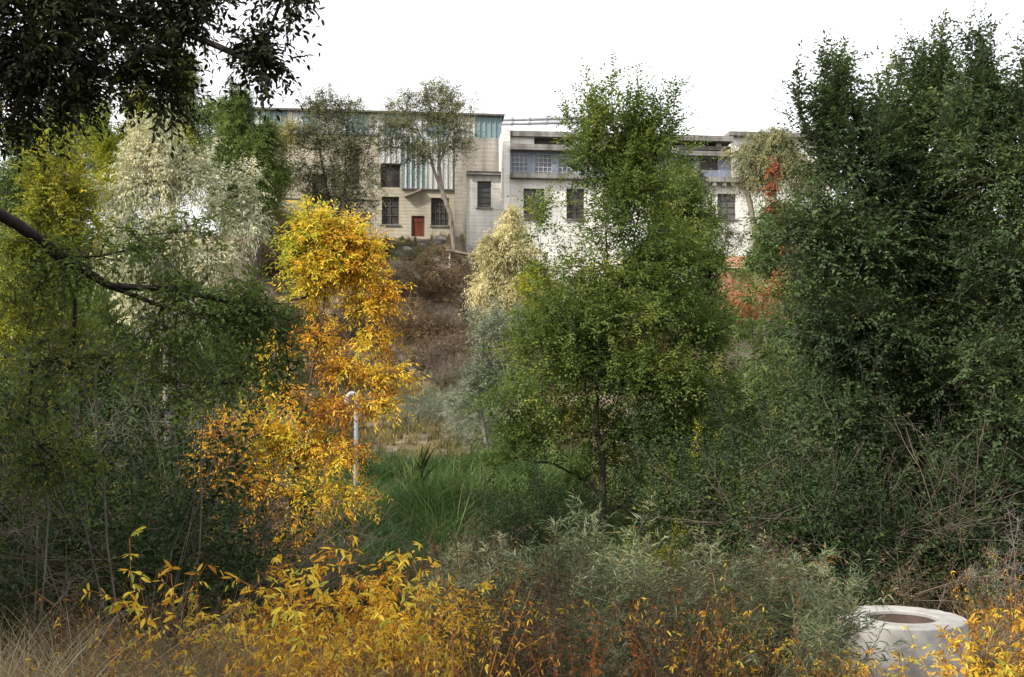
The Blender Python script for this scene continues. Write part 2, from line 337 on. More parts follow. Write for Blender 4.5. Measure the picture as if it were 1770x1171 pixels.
window(A, holes[4], 0, 2, 3, 'glass_dark', True, 'trim'); window(A, holes[5], 0, 2, 3, 'glass_dark', True, 'trim')
h = holes[3]; mb = MB(); mb.box(h[0] + .1, h[1] - .05, .12, .17, h[2], h[3] - .06)
dr = mb.build('door', M['door'], A)
mb = MB(); mb.box(h[0] + .16, h[1] - .11, .10, .118, h[2] + .9, h[3] - .12); mb.build('door_panel', M['door'], dr)
mb = MB(); mb.box(h[0] + .003, h[0] + .1, .05, .18, h[2], h[3] - .003); mb.box(h[1] - .05, h[1] - .003, .05, .18, h[2], h[3] - .003); mb.box(h[0] + .1, h[1] - .05, .05, .11, h[3] - .058, h[3] - .004); mb.build('frame', M['trim'], dr)
mb = MB(); mb.box(bs(785.5), bs(866.5, -.1), -.14, -.005, zBase, zStrip - .13); 
pz = mb.build('pier', M['conc_grey'], A)
mb = MB()
mb.box(sL, bs(654), -.05, -.004, zBase + (zStrip - zBase) * .5, zBase + (zStrip - zBase) * .5 + .06)
mb.build('string_course', M['fascia'], A)

# B: annex
oB = -1.2
Bb = empty('annex_building', BLOC, 'small whitewashed concrete annex with thin flat roof between mill and long wing', 'building', rz=ANG)
s0, s1 = bs(803, oB), bs(873, oB); zt = bz(304, 840, oB)
hb = [H(825, 313, 849, 359, oB), H(817, 447, 832, 476, oB)]
facade('wall', M['conc_white'], Bb, s0, s1, 5.6, zt, hb, oB)
mb = MB(); mb.box(s0, s0 + .3, oB + .36, -.16, 5.6, zt); mb.build('side_wall', M['conc_cream'], Bb)
mb = MB(); mb.box(s0 + .1, s1 - .1, oB - .3, -.16, zt + .003, zt + .16); mb.build('roof', M['fascia'], Bb)
mb = MB(); mb.box(s0 + .1, s1 - .1, oB - .34, -.2, zt + .163, zt + .21); mb.build('roof_felt', M['trim'], Bb)
mb = MB(); mb.box(s0 - .10, s0 + .10, oB - .12, oB - .003, 5.6, zt + .3); mb.build('corner_pier', M['conc_cream'], Bb)
window(Bb, hb[0], oB, 1, 5, 'shutter', True, 'trim'); 
mb = MB(); mb.box(hb[1][0] + .004, hb[1][1] - .004, oB + .2, oB + .25, hb[1][2], hb[1][3] - .004); mb.build('doorway', M['glass_dark'], Bb)

# C: long wing
oC = -3.2
Cc = empty('long_wing_building', BLOC, 'long pale concrete wing with stepped flat roofs and a band of blue-grey upper windows', 'building', rz=ANG)
s0, s1 = bs(881, oC), bs(1303, oC); zl = bz(310, 900, oC)
hc = [H(905, 326, 941, 379, oC), H(979, 326, 1010, 379, oC), H(1060, 328, 1090, 379, oC), H(1130, 330, 1160, 379, oC), H(1240, 335, 1272, 379, oC)]
facade('wall', M['conc_white'], Cc, s0, s1, 4.6, zl, hc, oC)
for k, h in enumerate(hc): window(Cc, h, oC, 2, 4, 'shutter' if k % 2 == 0 else 'glass_dark', True, 'trim')
mb = MB(); mb.box(s0 - .35, s0 - .003, oC - .1, 3, 4.6, bz(290, 880, oC)); mb.build('end_wall', M['conc_white'], Cc)
mb = MB(); mb.box(s0 - .0, s1 + .05, oC - .45, oC + .5, zl + .003, zl + .30); mb.build('ledge', M['fascia'], Cc)
mb = MB(); mb.box(s1 - .004, s1 + .3, oC - .1, 3, 4.6, zl + .1)
mb.add([(s1 + .32, oC - .1, zl + .1), (s1 + .02, oC - .1, zl + .1), (s1 + .02, 2.5, zl + 1.3), (s1 + .32, 2.5, zl + 1.3), (s1 + .32, 2.5, zl + .1), (s1 + .02, 2.5, zl + .1)], [(0, 1, 2, 3), (0, 3, 4), (1, 5, 2), (3, 2, 5, 4)])
mb.build('end_wall', M['conc_white'], Cc)
# upper storey, set back behind the ledge
oU = oC + .55; u0, u1 = bs(881, oU), bs(1165, oU)
zu = bz(262, 900, oU); zlw = zl + .3
hu = []
px = 882.5
while px < 1150:
    hu.append(H(px, 265, px + 31, 302.5, oU)); px += 41
hu = [(a, b, zl + .33, bz(265, 900, oU)) for a, b, _, _ in hu]
facade('upper_wall', M['bluewall'], Cc, u0, u1, zl + .303, zu, hu, oU, .3)
for h in hu: window(Cc, h, oU, 4, 5, 'glass', False, 'mullion', rec=.08, bar=.04)
mb = MB(); mb.box(u0, u1 + .2, oU - .5, oU + 1.2, zu + .002, bz(252, 900, oU) ); mb.build('fascia', M['fascia'], Cc)
zf = bz(252, 900, oU); zs_ = bz(243, 900, oU); zr = bz(227, 880, oU)
zs_ = zf + (zr - zf) * .42; zr0 = zf + (zr - zf) * .62
x = u0; k = 0
while x < u1:
    wd = [1.5, 2.4, 1.1, .35][k % 4]
    if k % 2 == 0: mb = MB(); mb.box(x, min(x + wd, u1), oU + .1, oU + .6, zf + .002, zr0); mb.build('clerestory_block', M['conc_white'], Cc)
    x += wd; k += 1
mb = MB(); mb.box(u0, u1, oU + .61, oU + .7, zf + .002, zr0 - .002); mb.build('clerestory_shade_strip', M['trim'], Cc)  # dark strip stands in for the shade inside the slot openings
mb = MB(); mb.box(u0, bs(1268, oU), oU - .2, oU + 12, zr0 + .003, zr); mb.build('roof', M['fascia'], Cc)
mb = MB(); mb.box(u0 - .42, u0 - .003, oU - .3, oU + 12, bz(290, 880, oC) + .003, zr + .1); mb.build('end_pier', M['conc_white'], Cc)
# right-hand stepped part
oR = oC + 1.1; r0, r1 = bs(1166, oR), bs(1272, oR)
hr = [H(1209, 274, 1241, 294, oR), H(1172, 274, 1200, 294, oR)]
facade('stepped_wall', M['bluewall'], Cc, r0, r1, zl + .303, bz(272, 1200, oR), hr, oR, .3)
for h in hr: window(Cc, h, oR, 3, 2, 'glass_dark', False, 'trim', rec=.1)
mb = MB(); mb.box(r0 - .2, r1 - .1, oR - .5, oR + .9, bz(272, 1200, oR) + .002, bz(264, 1200, oR)); mb.box(r0, r1 - .3, oR + .05, oR + .8, bz(264, 1200, oR) + .002, bz(261, 1200, oR)); mb.box(r0 - .2, r1 - .1, oR - .3, oR + 1.2, bz(261, 1200, oR) + .002, bz(254, 1200, oR))
mb.build('stepped_fascia', M['fascia'], Cc)
mb = MB(); mb.box(r0, r1 - .2, oR + 1.25, oR + 1.5, bz(262, 1200, oR), zr0); mb.build('parapet', M['conc_white'], Cc)
mb = MB(); a = bs(1239, oR); mb.box(a, a + .32, oR - .1, oR + .3, bz(254, 1200, oR) + .003, bz(215, 1240, oR)); mb.build('chimney', M['conc_white'], Cc)
mb = MB(); a = bs(1264, oR - .4); mb.box(a, a + .3, oR - .62, oR - .52, zl + .31, bz(247, 1266, oR)); mb.build('post', M['conc_white'], Cc)
for q in (1215, 1230, 1247, 1262, 1285): a = bs(q, oC); mb = MB(); mb.box(a, a + .22, oC - .4, oC - .003, zl - .22, zl); mb.build('bracket', M['fascia'], Cc)

# D: further house
oD = 7
Dd = empty('further_building', BLOC, 'plain grey flat-roofed building further back, beyond the right end of the long wing', 'building', rz=ANG)
d0, d1 = bs(1264, oD), bs(1440, oD)
facade('wall', M['conc_white'], Dd, d0, d1, 9, bz(238, 1300, oD), [H(1300, 262, 1325, 300, oD), H(1355, 262, 1380, 300, oD)], oD)
for h in [H(1300, 262, 1325, 300, oD), H(1355, 262, 1380, 300, oD)]: window(Dd, h, oD, 2, 3, 'glass_dark')
mb = MB(); mb.box(d0 - .2, d1 + .2, oD - .5, oD + 8, bz(238, 1300, oD) + .003, bz(231, 1300, oD)); mb.build('roof', M['fascia'], Dd)
mb = MB(); mb.box(d0, d0 + .3, oD + .36, oD + 8, 9, bz(238, 1300, oD)); mb.box(d1 - .3, d1, oD + .36, oD + 8, 9, bz(238, 1300, oD)); mb.build('side_wall', M['conc_grey'], Dd)

# pipes over the roof
for (ya, yb, lab) in ((206.5, 203, 'upper'), (214, 209, 'lower')):
    a, za = B(866, ya, 3); b, zb = B(1100, yb - 3, 3)
    t = empty('roof_pipe', BLOC, f'{lab} of the two pale pipes crossing the sky above the long wing', 'pipe', rz=ANG)
    mb = MB(); mb.tube([(a, 3, za), ((a + b) / 2, 3, (za + zb) / 2 - .05), (b, 3, zb)], .14, 12); mb.build('pipe_run', M['pipe'], t, smooth=True)
    for q in np.linspace(.08, .95, 8):
        x = a + (b - a) * q; z = za + (zb - za) * q - .05 * math.sin(q * 3.14)
        m2 = MB(); m2.tube([(x - .05, 3, z), (x + .05, 3, z)], .17, 12); m2.build('joint_collar', M['pipe'], t)
    m2 = MB(); m2.box(b - .2, b, 2.9, 3.1, zr + .003, zb - .14); m2.build('support', M['pipe'], t)

# E: rust-orange sheet wall on the bank
oE = -11
Ee = empty('sheet_metal_shed', BLOC, 'low shed of rust-orange sheets below the right end of the long wing', 'shed', rz=ANG)
e0, e1 = bs(1252, oE), bs(1400, oE); ez0, ez1 = bz(556, 1300, oE), bz(464, 1300, oE); ez2 = bz(446, 1300, oE)
def sheet(nm, s0, s1, z0, z1, y):
    mb = MB(); n = int((s1 - s0) / .09)
    for i in range(n):
        a = s0 + (s1 - s0) * i / n; b = s0 + (s1 - s0) * (i + 1) / n
        ya = y + .03 * math.sin(i * 1.3); yb = y + .03 * math.sin((i + 1) * 1.3)
        mb.add([(a, ya, z0), (b, yb, z0), (b, yb, z1), (a, ya, z1)], [(0, 1, 2, 3)])
        mb.add([(a, ya + .02, z0), (b, yb + .02, z0), (b, yb + .02, z1), (a, ya + .02, z1)], [(3, 2, 1, 0)])
    return mb.build(nm, M['rustsheet'], Ee)
sheet('wall', e0, e1, ez0, ez1, oE)
mb = MB()
mb.add([(e0 - .2, oE - .5, ez1 - .02), (e1 + .2, oE - .5, ez1 - .02), (e1 + .2, oE + 2.6, ez2 + .35), (e0 - .2, oE + 2.6, ez2 + .35), (e0 - .2, oE - .5, ez1 + .08), (e1 + .2, oE - .5, ez1 + .08), (e1 + .2, oE + 2.6, ez2 + .45), (e0 - .2, oE + 2.6, ez2 + .45)], [(4, 5, 6, 7), (3, 2, 1, 0), (0, 1, 5, 4), (2, 3, 7, 6), (0, 4, 7, 3), (1, 2, 6, 5)])
mb.build('roof', M['rustsheet'], Ee)
mb = MB(); mb.box(e0, e0 + .1, oE + .06, oE + 2.4, ez0, ez1 - .05); mb.box(e1 - .1, e1, oE + .06, oE + 2.4, ez0, ez1 - .05); mb.build('side_wall', M['rustsheet'], Ee)

# small things on the slope and in the field
def gy(px, py, d0=20, d1=72):
    """distance at which the ray through a pixel meets the ground"""
    ds = np.linspace(d0, d1, 800)
    for d in ds:
        p = P(px, py, d)
        if terr(p[0], p[1]) >= p[2]: return p
    return P(px, py, d1)
def timber():
    p = P(775, 434, 62.0); t = empty('timber_shelf', p, 'weathered timber plank on a thin white prop at the foot of the annex', 'plank')
    mb = MB(); mb.box(-.1, 2.2, -.5, .5, -.06, .06)
    mb.build('plank', M['wood'], t).rotation_euler = (R(2), R(10), 0)
    mb = MB(); mb.tube([(.05, -.3, -2.2), (.1, -.3, -.08)], .045, 8); mb.build('prop', M['whitepaint'], t)
timber()
def marker():
    global MK
    p = gy(723, 582); MK = p[1]; p = p + np.array([0, 0, .25]); mb = MB()
    mb.add([(-.12, -.04, -.1), (.14, -.04, -.1), (.2, -.04, .55), (.02, -.04, .85), (-.13, -.04, .6), (-.12, .04, -.1), (.14, .04, -.1), (.2, .04, .55), (.02, .04, .85), (-.13, .04, .6)],
           [(0, 1, 2, 3, 4), (9, 8, 7, 6, 5), (0, 5, 6, 1), (1, 6, 7, 2), (2, 7, 8, 3), (3, 8, 9, 4), (4, 9, 5, 0)])
    o = mb.build('marker_stone', M['whitepaint'], None, loc=p, bevel=.015); o.rotation_euler = (0, R(-14), .2)
    props(o, 'small pointed white slab standing alone on the brown slope', 'stone')
marker()
def slabs():
    a = gy(690, 628); b = gy(724, 666)
    d = b - a; L = np.linalg.norm(d); mb = MB(); mb.box(0, L, -.16, .16, .12, .40)
    o = mb.build('concrete_beam', M['conc_grey'], None, loc=a, bevel=.02); o.rotation_euler = (0, -math.asin(d[2] / L), math.atan2(d[1], d[0]))
    props(o, 'fallen pale concrete beam lying down the foot of the brown slope', 'beam')
slabs()
def vent():
    d = 21.0; t = P(616, 690, d); z0 = float(terr(t[0], d)); x = t[0]
    e = empty('vent_pipe', (x, d, z0), 'pale grey gooseneck pipe with white curved top among yellow leaves', 'pipe')
    h = t[2] - z0; mb = MB(); mb.tube([(0, 0, -.2), (0, 0, h - .08)], .042, 14); mb.build('pole', M['pipe'], e, smooth=True)
    mb = MB(); rb = .085
    pts = [(0, 0, h - .08)] + [(-rb + rb * math.cos(q), 0, h + rb * 1.2 * math.sin(q)) for q in np.linspace(0, math.pi * .92, 10)] + [(-.20, 0, h - .10)]
    mb.tube(pts, .046, 14, cap=False); mb.build('gooseneck', M['whitepaint'], e, smooth=True)
vent()
def well():
    d = 10.9; c = P(1558, 1066, d); z0 = float(terr(c[0], d)); ro = .605; ri = .335; h = c[2]
    e = empty('well_ring', (c[0], d, z0), 'round pale concrete well ring with open centre in the lower right', 'well')
    n = 144; zt = h - z0
    prof = [(ro, -.3), (ro, zt * .30 - .012), (ro - .012, zt * .30 - .006), (ro - .012, zt * .30 + .006), (ro, zt * .30 + .012), (ro, zt - .014), (ro - .004, zt - .004), (ro - .014, zt), (ri + .012, zt), (ri, zt - .012), (ri, zt - .16)]
    rg = np.random.default_rng(5)
    V = []
    for r_, z_ in prof:
        for j in range(n):
            q = 2 * math.pi * j / n; rr = r_; V.append((rr * math.cos(q), rr * math.sin(q), z_ - (.006 * max(0, math.sin(j * .45) * math.sin(j * .37 + 1)) ** 3 if zt - .04 < z_ and r_ > ro - .04 else 0)))
    Fs = [(i * n + j, i * n + (j + 1) % n, (i + 1) * n + (j + 1) % n, (i + 1) * n + j) for i in range(len(prof) - 1) for j in range(n)]
    mb = MB(); mb.add(V, Fs); mb.build('ring', M['well'], e)
    mb = MB(); V = []
    for r_, z_ in ((ri - .014, zt - .035), (ri - .016, -.1)):
        for j in range(n): q = 2 * math.pi * j / n; V.append((r_ * math.cos(q), r_ * math.sin(q), z_))
    mb.add(V, [(j, j + n, (j + 1) % n + n, (j + 1) % n) for j in range(n)]); mb.add([(0, 0, 0)] + V[n:], [])
    mb.build('shaft', M['well_in'], e, smooth=True)
    mb = MB(); V = [((ri - .018) * math.cos(2 * math.pi * j / n), (ri - .018) * math.sin(2 * math.pi * j / n), zt - .15 + .012 * math.sin(j)) for j in range(n)]
    mb.add([(0, 0, zt - .13)] + V, [(0, j + 1, (j + 1) % n + 1) for j in range(n)]); mb.build('lid', M['well_in'], e)
well()

# ------------------------------------------------------------------ plants: shared machinery
def leaf_arrays(P0, D, N, Ln, Wd, kind, rg):
    n = len(P0); S = nrm(np.cross(D, N)); N2 = np.cross(S, D); Ln = Ln[:, None]; Wd = Wd[:, None]
    dr = rg.uniform(-.05, .30, (n, 1)); fo = rg.uniform(.05, .35, (n, 1)) * Wd
    if kind == 'kite':
        V = np.stack([P0, P0 + D * Ln * .42 + S * Wd * .5 + N2 * fo, P0 + D * Ln - N2 * dr * Ln, P0 + D * Ln * .42 - S * Wd * .5 + N2 * fo], 1).reshape(-1, 3)
        b = np.arange(n)[:, None] * 4
        return V, np.concatenate([b + [0, 1, 2], b + [0, 2, 3]], 1).reshape(-1, 3), 2
    m1 = P0 + D * Ln * .28 - N2 * dr * Ln * .05; m2 = P0 + D * Ln * .66 - N2 * dr * Ln * .35; tp = P0 + D * Ln - N2 * dr * Ln
    V = np.stack([P0, m1 + S * Wd * .45 + N2 * fo, m2 + S * Wd * .38 + N2 * fo * .8, tp, m2 - S * Wd * .38 + N2 * fo * .8, m1 - S * Wd * .45 + N2 * fo], 1).reshape(-1, 3)
    b = np.arange(n)[:, None] * 6
    return V, np.concatenate([b + [0, 1, 2, 3], b + [0, 3, 4, 5]], 1).reshape(-1, 4), 2

def seg_arrays(A, Bp, ra, rb, k):
    n = len(A); T = nrm(Bp - A); ref = np.where(np.abs(T[:, 2:3]) > .9, [[1.0, 0, 0]], [[0, 0, 1.0]])
    X = nrm(np.cross(T, ref)); Y = np.cross(T, X); q = np.arange(k) * 2 * math.pi / k
    ring = X[:, None] * np.cos(q)[None, :, None] + Y[:, None] * np.sin(q)[None, :, None]
    ext = np.minimum(ra, .3 * np.linalg.norm(Bp - A, axis=1))[:, None] * .3
    V = np.concatenate([(A - T * ext)[:, None] + ring * ra[:, None, None], Bp[:, None] + ring * rb[:, None, None]], 1).reshape(-1, 3)
    b = np.arange(n)[:, None, None] * 2 * k; j = np.arange(k); j2 = (j + 1) % k
    Fc = (b + np.stack([j, j2, j2 + k, j + k], -1)[None]).reshape(-1, 4)
    return V, Fc

def shoots(T, D, sp, rg, tb):
    """leafy shoots from points T, directions D. returns leaf mesh arrays + twig segments"""
    S = sp['shoots']; n = len(T) * S; T = np.repeat(T, S, 0); D = np.repeat(D, S, 0); tb = np.repeat(tb, S)
    up = np.array([0, 0, 1.0])
    d = nrm(D * sp.get('fwd', .7) + rg.normal(0, sp.get('spread', .6), (n, 3)) + up * sp.get('up', .3))
    ln = sp['slen'] * rg.uniform(.5, 1.25, n); g = sp.get('droop', .2) * rg.uniform(.5, 1.5, n)
    side = nrm(np.cross(d, up + rg.normal(0, .35, (n, 3)))); K = sp['leaves']
    tb = tb + rg.normal(0, sp.get('tvar', .12), n)
    t = (np.arange(K) + .7) / K; t = np.broadcast_to(t, (n, K)) + rg.uniform(-.3, .3, (n, K)) / K
    pos = T[:, None] + d[:, None] * (ln[:, None] * t)[..., None] - up * (g[:, None] * ln[:, None] * t ** 2)[..., None]
    tan = nrm(d[:, None] - up * (2 * g[:, None] * t)[..., None])
    sg = np.where(np.arange(K) % 2 == 0, 1.0, -1.0)[None, :, None]
    ld = tan * sp.get('lfwd', .6) + side[:, None] * sg * sp.get('lside', .8) + rg.normal(0, sp.get('ljit', .25), (n, K, 3)) - up * sp.get('ldroop', .1)
    ld[:, -1] = tan[:, -1] + rg.normal(0, .15, (n, 3)); ld = nrm(ld)
    Nn = np.cross(tan, side[:, None]); Nn = Nn * np.sign(Nn[..., 2:3] + 1e-6) + rg.normal(0, sp.get('njit', .4), (n, K, 3))
    keep = (rg.uniform(size=(n, K)) < sp.get('keep', .92)).reshape(-1)
    L = (sp['len'] * rg.uniform(.65, 1.2, (n, K)) * (1 - .25 * t)).reshape(-1)[keep]
    W = L * sp['wid'] * rg.uniform(.8, 1.2, len(L))
    tint = np.clip((tb[:, None] + rg.normal(0, sp.get('ltv', .12), (n, K))).reshape(-1)[keep], 0, 1)
    V, Fc, k = leaf_arrays(pos.reshape(-1, 3)[keep], ld.reshape(-1, 3)[keep], nrm(Nn.reshape(-1, 3)[keep]), L, W, sp.get('kind', 'kite'), rg)
    mid = T + d * (ln * .5)[:, None] - up * (g * ln * .25)[:, None]; end = T + d * (ln * .95)[:, None] - up * (g * ln * .9)[:, None]
    return V, Fc, np.repeat(tint, k), (T, mid, end)

def skeleton(trunk, prim, tips, rg, upc=.6, step=.5, arch=.3):
    """trunk: list of polylines. returns pos, parent arrays"""
    pos = []; par = []; dirs = []
    for pl in trunk:
        pl = [np.array(p, float) for p in pl]; prev = -1
        if pos:
            dd = [np.linalg.norm(q - pl[0]) for q in pos]; prev = int(np.argmin(dd)) if min(dd) < .6 else -1
            if prev >= 0 and min(dd) < .05: pl = pl[1:]
        for i, p in enumerate(pl):
            if i and prev >= 0:
                a = pl[i - 1]; m = max(1, int(np.linalg.norm(p - a) / .4))
            else: m = 1; a = p if prev < 0 else pos[prev]
            for q in range(1, m + 1):
                v = a + (p - a) * q / m; 
                if q < m: v = v + rg.normal(0, .02, 3)
                dirs.append(nrm(v - pos[prev]) if prev >= 0 else np.array([0, 0, 1.0])); pos.append(v); par.append(prev); prev = len(pos) - 1
    N0 = len(pos); cap = N0 + 4 * (len(prim) + len(tips)) + 2000 + 30 * len(prim)
    PA = np.zeros((cap, 3)); DA = np.zeros((cap, 3)); PA[:N0] = pos; DA[:N0] = dirs; par = list(par); n = N0; tipidx = []
    base = PA[0]
    for ti, p in enumerate(list(prim) + list(tips)):
        if n > cap - 40: break
        v = p - PA[:n]; dist = np.linalg.norm(v, axis=1) + 1e-6
        ca = (v * DA[:n]).sum(1) / dist
        cost = dist * (1.35 - .35 * ca) + upc * np.maximum(0, -v[:, 2] ) + .06 * dist ** 2
        q = int(np.argmin(cost)); l = dist[q]
        m = max(1, min(12, int(l / step + .5)))
        ctrl = PA[q] + (DA[q] * .5 + v[q] / l * .3 + np.array([0, 0, arch])) * l * .55 + rg.normal(0, .05 * l, 3)
        prev = q
        for i in range(1, m + 1):
            t = i / m; x = (1 - t) ** 2 * PA[q] + 2 * t * (1 - t) * ctrl + t * t * p
            DA[n] = nrm(x - PA[prev]); PA[n] = x; par.append(prev); prev = n; n += 1
        tipidx.append(prev)
    return PA[:n], DA[:n], np.array(par), np.array(tipidx), N0

def wood_arrays(PA, par, r0, rmin, expo, near, N0=0, rcap=9):
    n = len(PA); cnt = np.zeros(n); ch = np.zeros(n, int)
    for i in range(n - 1, -1, -1):
        if ch[i] == 0: cnt[i] = 1
        if par[i] >= 0: cnt[par[i]] += cnt[i]; ch[par[i]] += 1
    r = np.maximum(rmin, r0 * (cnt / cnt.max()) ** expo); r[N0:] = np.minimum(r[N0:], rcap)
    i = np.where(par >= 0)[0]; a = par[i]; ra = np.minimum(r[a], r[i] * 1.5 + .002); rb = r[i]
    thick = rb > .02; Vs = []; Fs = []; off = 0
    for msk, k in ((thick, 9), (~thick, 4 if near else 3)):
        if msk.any():
            V, Fc = seg_arrays(PA[a[msk]], PA[i[msk]], ra[msk], rb[msk], k); Vs.append(V); Fs.append(Fc + off); off += len(V)
    return Vs, Fs, off, cnt, r

def build_tree(e, base, trunk, prim, tips, sp, seed, r0=.12, tintf=None, wood='bark', near=False, upc=.6, step=.5, arch=.3, expo=.62, rcap=9, inner=3, names=('trunk', 'crown'), rmin=.004, bare=0.0, leaders=0, leadlen=.9):
    rg = np.random.default_rng(seed); base = np.array(base, float)
    PA, DA, par, tipi, N0 = skeleton(trunk, prim, tips, rg, upc, step, arch)
    Vs, Fs, off, cnt, r = wood_arrays(PA, par, r0, rmin, expo, near, N0, rcap)
    sel = np.where((cnt <= inner) & (np.arange(len(PA)) >= N0))[0]
    if bare > 0: sel = sel[rg.uniform(size=len(sel)) > bare]
    T = PA[sel]; D = DA[sel]
    if leaders:
        hi = sel[np.argsort(-(PA[sel][:, 2] + rg.normal(0, .35, len(sel))))[:leaders * 3]]; hi = rg.permutation(hi)[:leaders]
        ex = []; exd = []; sa = []; sb = []
        for q in hi:
            l = leadlen * rg.uniform(.4, 1.2); d = nrm(np.array([rg.normal(0, .22), rg.normal(0, .22), 1.0])); m = max(4, int(l / .1)); p = PA[q]
            for i in range(m):
                p2 = p + d * l / m + rg.normal(0, .008, 3); sa.append(p); sb.append(p2); p = p2; ex.append(p); exd.append(d)
        T = np.concatenate([T, np.array(ex)]); D = np.concatenate([D, np.array(exd)])
        rr = np.full(len(sa), rmin * 1.3); V, Fc = seg_arrays(np.array(sa), np.array(sb), rr, rr * .9, 3); Vs.append(V); Fs.append(Fc + off); off += len(V)
    tb = tintf(T, rg) if tintf else .45 + .16 * np.sin(T[:, 0] * 2.1 + T[:, 2] * 1.7 + T[:, 1]) + rg.normal(0, .06, len(T))
    V, Fc, tint, (a, m, b) = shoots(T, D, sp, rg, tb)
    if near or sp.get('twigs'):
        tr = sp.get('twigr', .0018); rr = np.full(len(a), tr)
        for x, y, k1, k2 in ((a, m, 1.2, 1.), (m, b, 1., .6)):
            v, f = seg_arrays(x, y, rr * k1, rr * k2, 3); Vs.append(v); Fs.append(f + off); off += len(v)
    w_ = link(names[0], arr_mesh(names[0], np.concatenate(Vs) - base, Fs, M[wood], smooth=True), e)
    c_ = link(names[1], arr_mesh(names[1], V - base, Fc, M[sp['mat']], tint), e)
    return len(tint)

def lobes_to_pts(lobes, d, n, rg, shell=2.4):
    """lobes: (px,py,rx,ry[,dd[,w]]) in photo pixels at distance d + dd"""
    cs = []; vol = []
    for l in lobes:
        px, py, rx, ry = l[:4]; dd = l[4] if len(l) > 4 else 0; w_ = l[5] if len(l) > 5 else 1
        c = P(px, py, d + dd); a = rx * (d + dd) / F; b = ry * (d + dd) / F; cs.append((c, np.array([a, min(1.2 * a, (a + b) * .5 + .1), b]))); vol.append((a * b * a) ** .75 * w_)
    sub = []; sv = []
    for (c, r), v in zip(cs, vol):
        sub.append((c, r * .92)); sv.append(v * .8); K = 6
        for _ in range(K):
            u = nrm(rg.normal(size=3)); q = rg.uniform(.28, .45); sub.append((c + u * r * rg.uniform(.5, .75), np.maximum(r * q, .12))); sv.append(v * .9 / K * rg.uniform(.4, 1.6))
    cs = sub; vol = np.array(sv); vol = vol / vol.sum(); pts = []; prim = []
    for (c, r), v in zip(cs, vol):
        k = max(3, int(n * v)); u = nrm(rg.normal(size=(k, 3))); rad = rg.uniform(0, 1, (k, 1)) ** (1 / shell)
        q = c + u * rad * r * (1 + rg.normal(0, .07, (k, 1)))
        q = q[np.argsort(np.linalg.norm(q - c, axis=1))]; pts.append(q); prim.append(c)
    allp = np.concatenate(pts); return prim, allp[rg.permutation(len(allp))]

NL = 0
def tree(name, label, cat, bpx, d, lobes, n, sp, seed, trunkpx=None, group=None, basepy=None, **kw):
    global NL
    rg = np.random.default_rng(seed * 7 + 1); x = XX(bpx, d); base = np.array([x, d, float(terr(x, d)) - .1])
    prim, tips = lobes_to_pts(lobes, d, n, rg)
    o = np.argsort(np.linalg.norm(np.array(prim) - base, axis=1)); prim = [prim[i] for i in o]
    trunk = []
    for tp in (trunkpx or [[]]):
        pl = [base] if not tp or tp[0] is not True else []
        for q in tp:
            if q is True: continue
            pl.append(P(q[0], q[1], d + (q[2] if len(q) > 2 else 0)))
        if len(pl) == 1: pl.append(base + (prim[0] - base) * .5)
        trunk.append(pl)
    e = empty(name, base + [0, 0, .1], label, cat, group)
    NL += build_tree(e, base + [0, 0, .1], trunk, prim, tips, sp, seed, **kw)
    return e

def spec(**k):
    b = dict(shoots=3, leaves=7, slen=.3, len=.06, wid=.45, mat='elm'); b.update(k); return b

# ------------------------------------------------------------------ named trees
rg0 = np.random.default_rng(1)
# centre elm
SPe = spec(shoots=3, leaves=13, slen=.68, len=.10, wid=.42, mat='elm', up=.35, droop=.22, spread=.5, tvar=.10, ltv=.08, njit=.3)
def t_center(T, rg):
    return .47 + .16 * np.sin(T[:, 0] * 2.3 + T[:, 2] * 1.9) + .10 * np.sin(T[:, 2] * 4.1 + T[:, 1] * 3) + rg.normal(0, .08, len(T)) + .25 * (rg.uniform(size=len(T)) < .03)
tree('elm_tree', 'tall green elm standing in the middle with upright leafy shoots above the wing roof', 'tree', 1043, 21,
     [(1036, 262, 26, 55, 0, .8), (1095, 262, 28, 50, .3, .7), (1155, 262, 18, 36, .2, .45), (1125, 275, 35, 40, .3, .7), (1015, 300, 34, 45, 0, .7), (1080, 330, 70, 60, .2, 1), (935, 385, 14, 50, -.3, .25), (1045, 400, 60, 50, 0, .7), (980, 470, 55, 22, -.3, .4), (1150, 440, 85, 65, .3, 1),
      (1080, 500, 110, 50, 0, 1), (950, 530, 60, 30, -.4, .6), (1050, 560, 170, 55, 0, 1), (910, 610, 55, 35, -.5, .8), (1190, 570, 75, 55, .3, 1), (1060, 650, 180, 50, -.2, 1), (900, 690, 65, 35, -.8, .9), (1200, 680, 75, 45, .2, .9), (1130, 750, 120, 40, .3, .8), (930, 755, 85, 35, -.5, .8), (980, 730, 80, 35, .3, .7), (1060, 790, 60, 25, .8, .4), (880, 800, 50, 24, -.7, .5), (1000, 820, 40, 24, .6, .3), (1170, 820, 85, 35, -.2, .6), (1090, 860, 40, 20, .4, .3)],
     2700, SPe, 11, trunkpx=[[(1040, 780), (1030, 700), (1040, 600), (1052, 470), (1050, 340), (1042, 250)], [True, (1040, 780), (1015, 690), (990, 560)], [True, (1040, 600), (1090, 480), (1110, 300)]],
     r0=.085, tintf=t_center, leaders=55, leadlen=.85, inner=3)
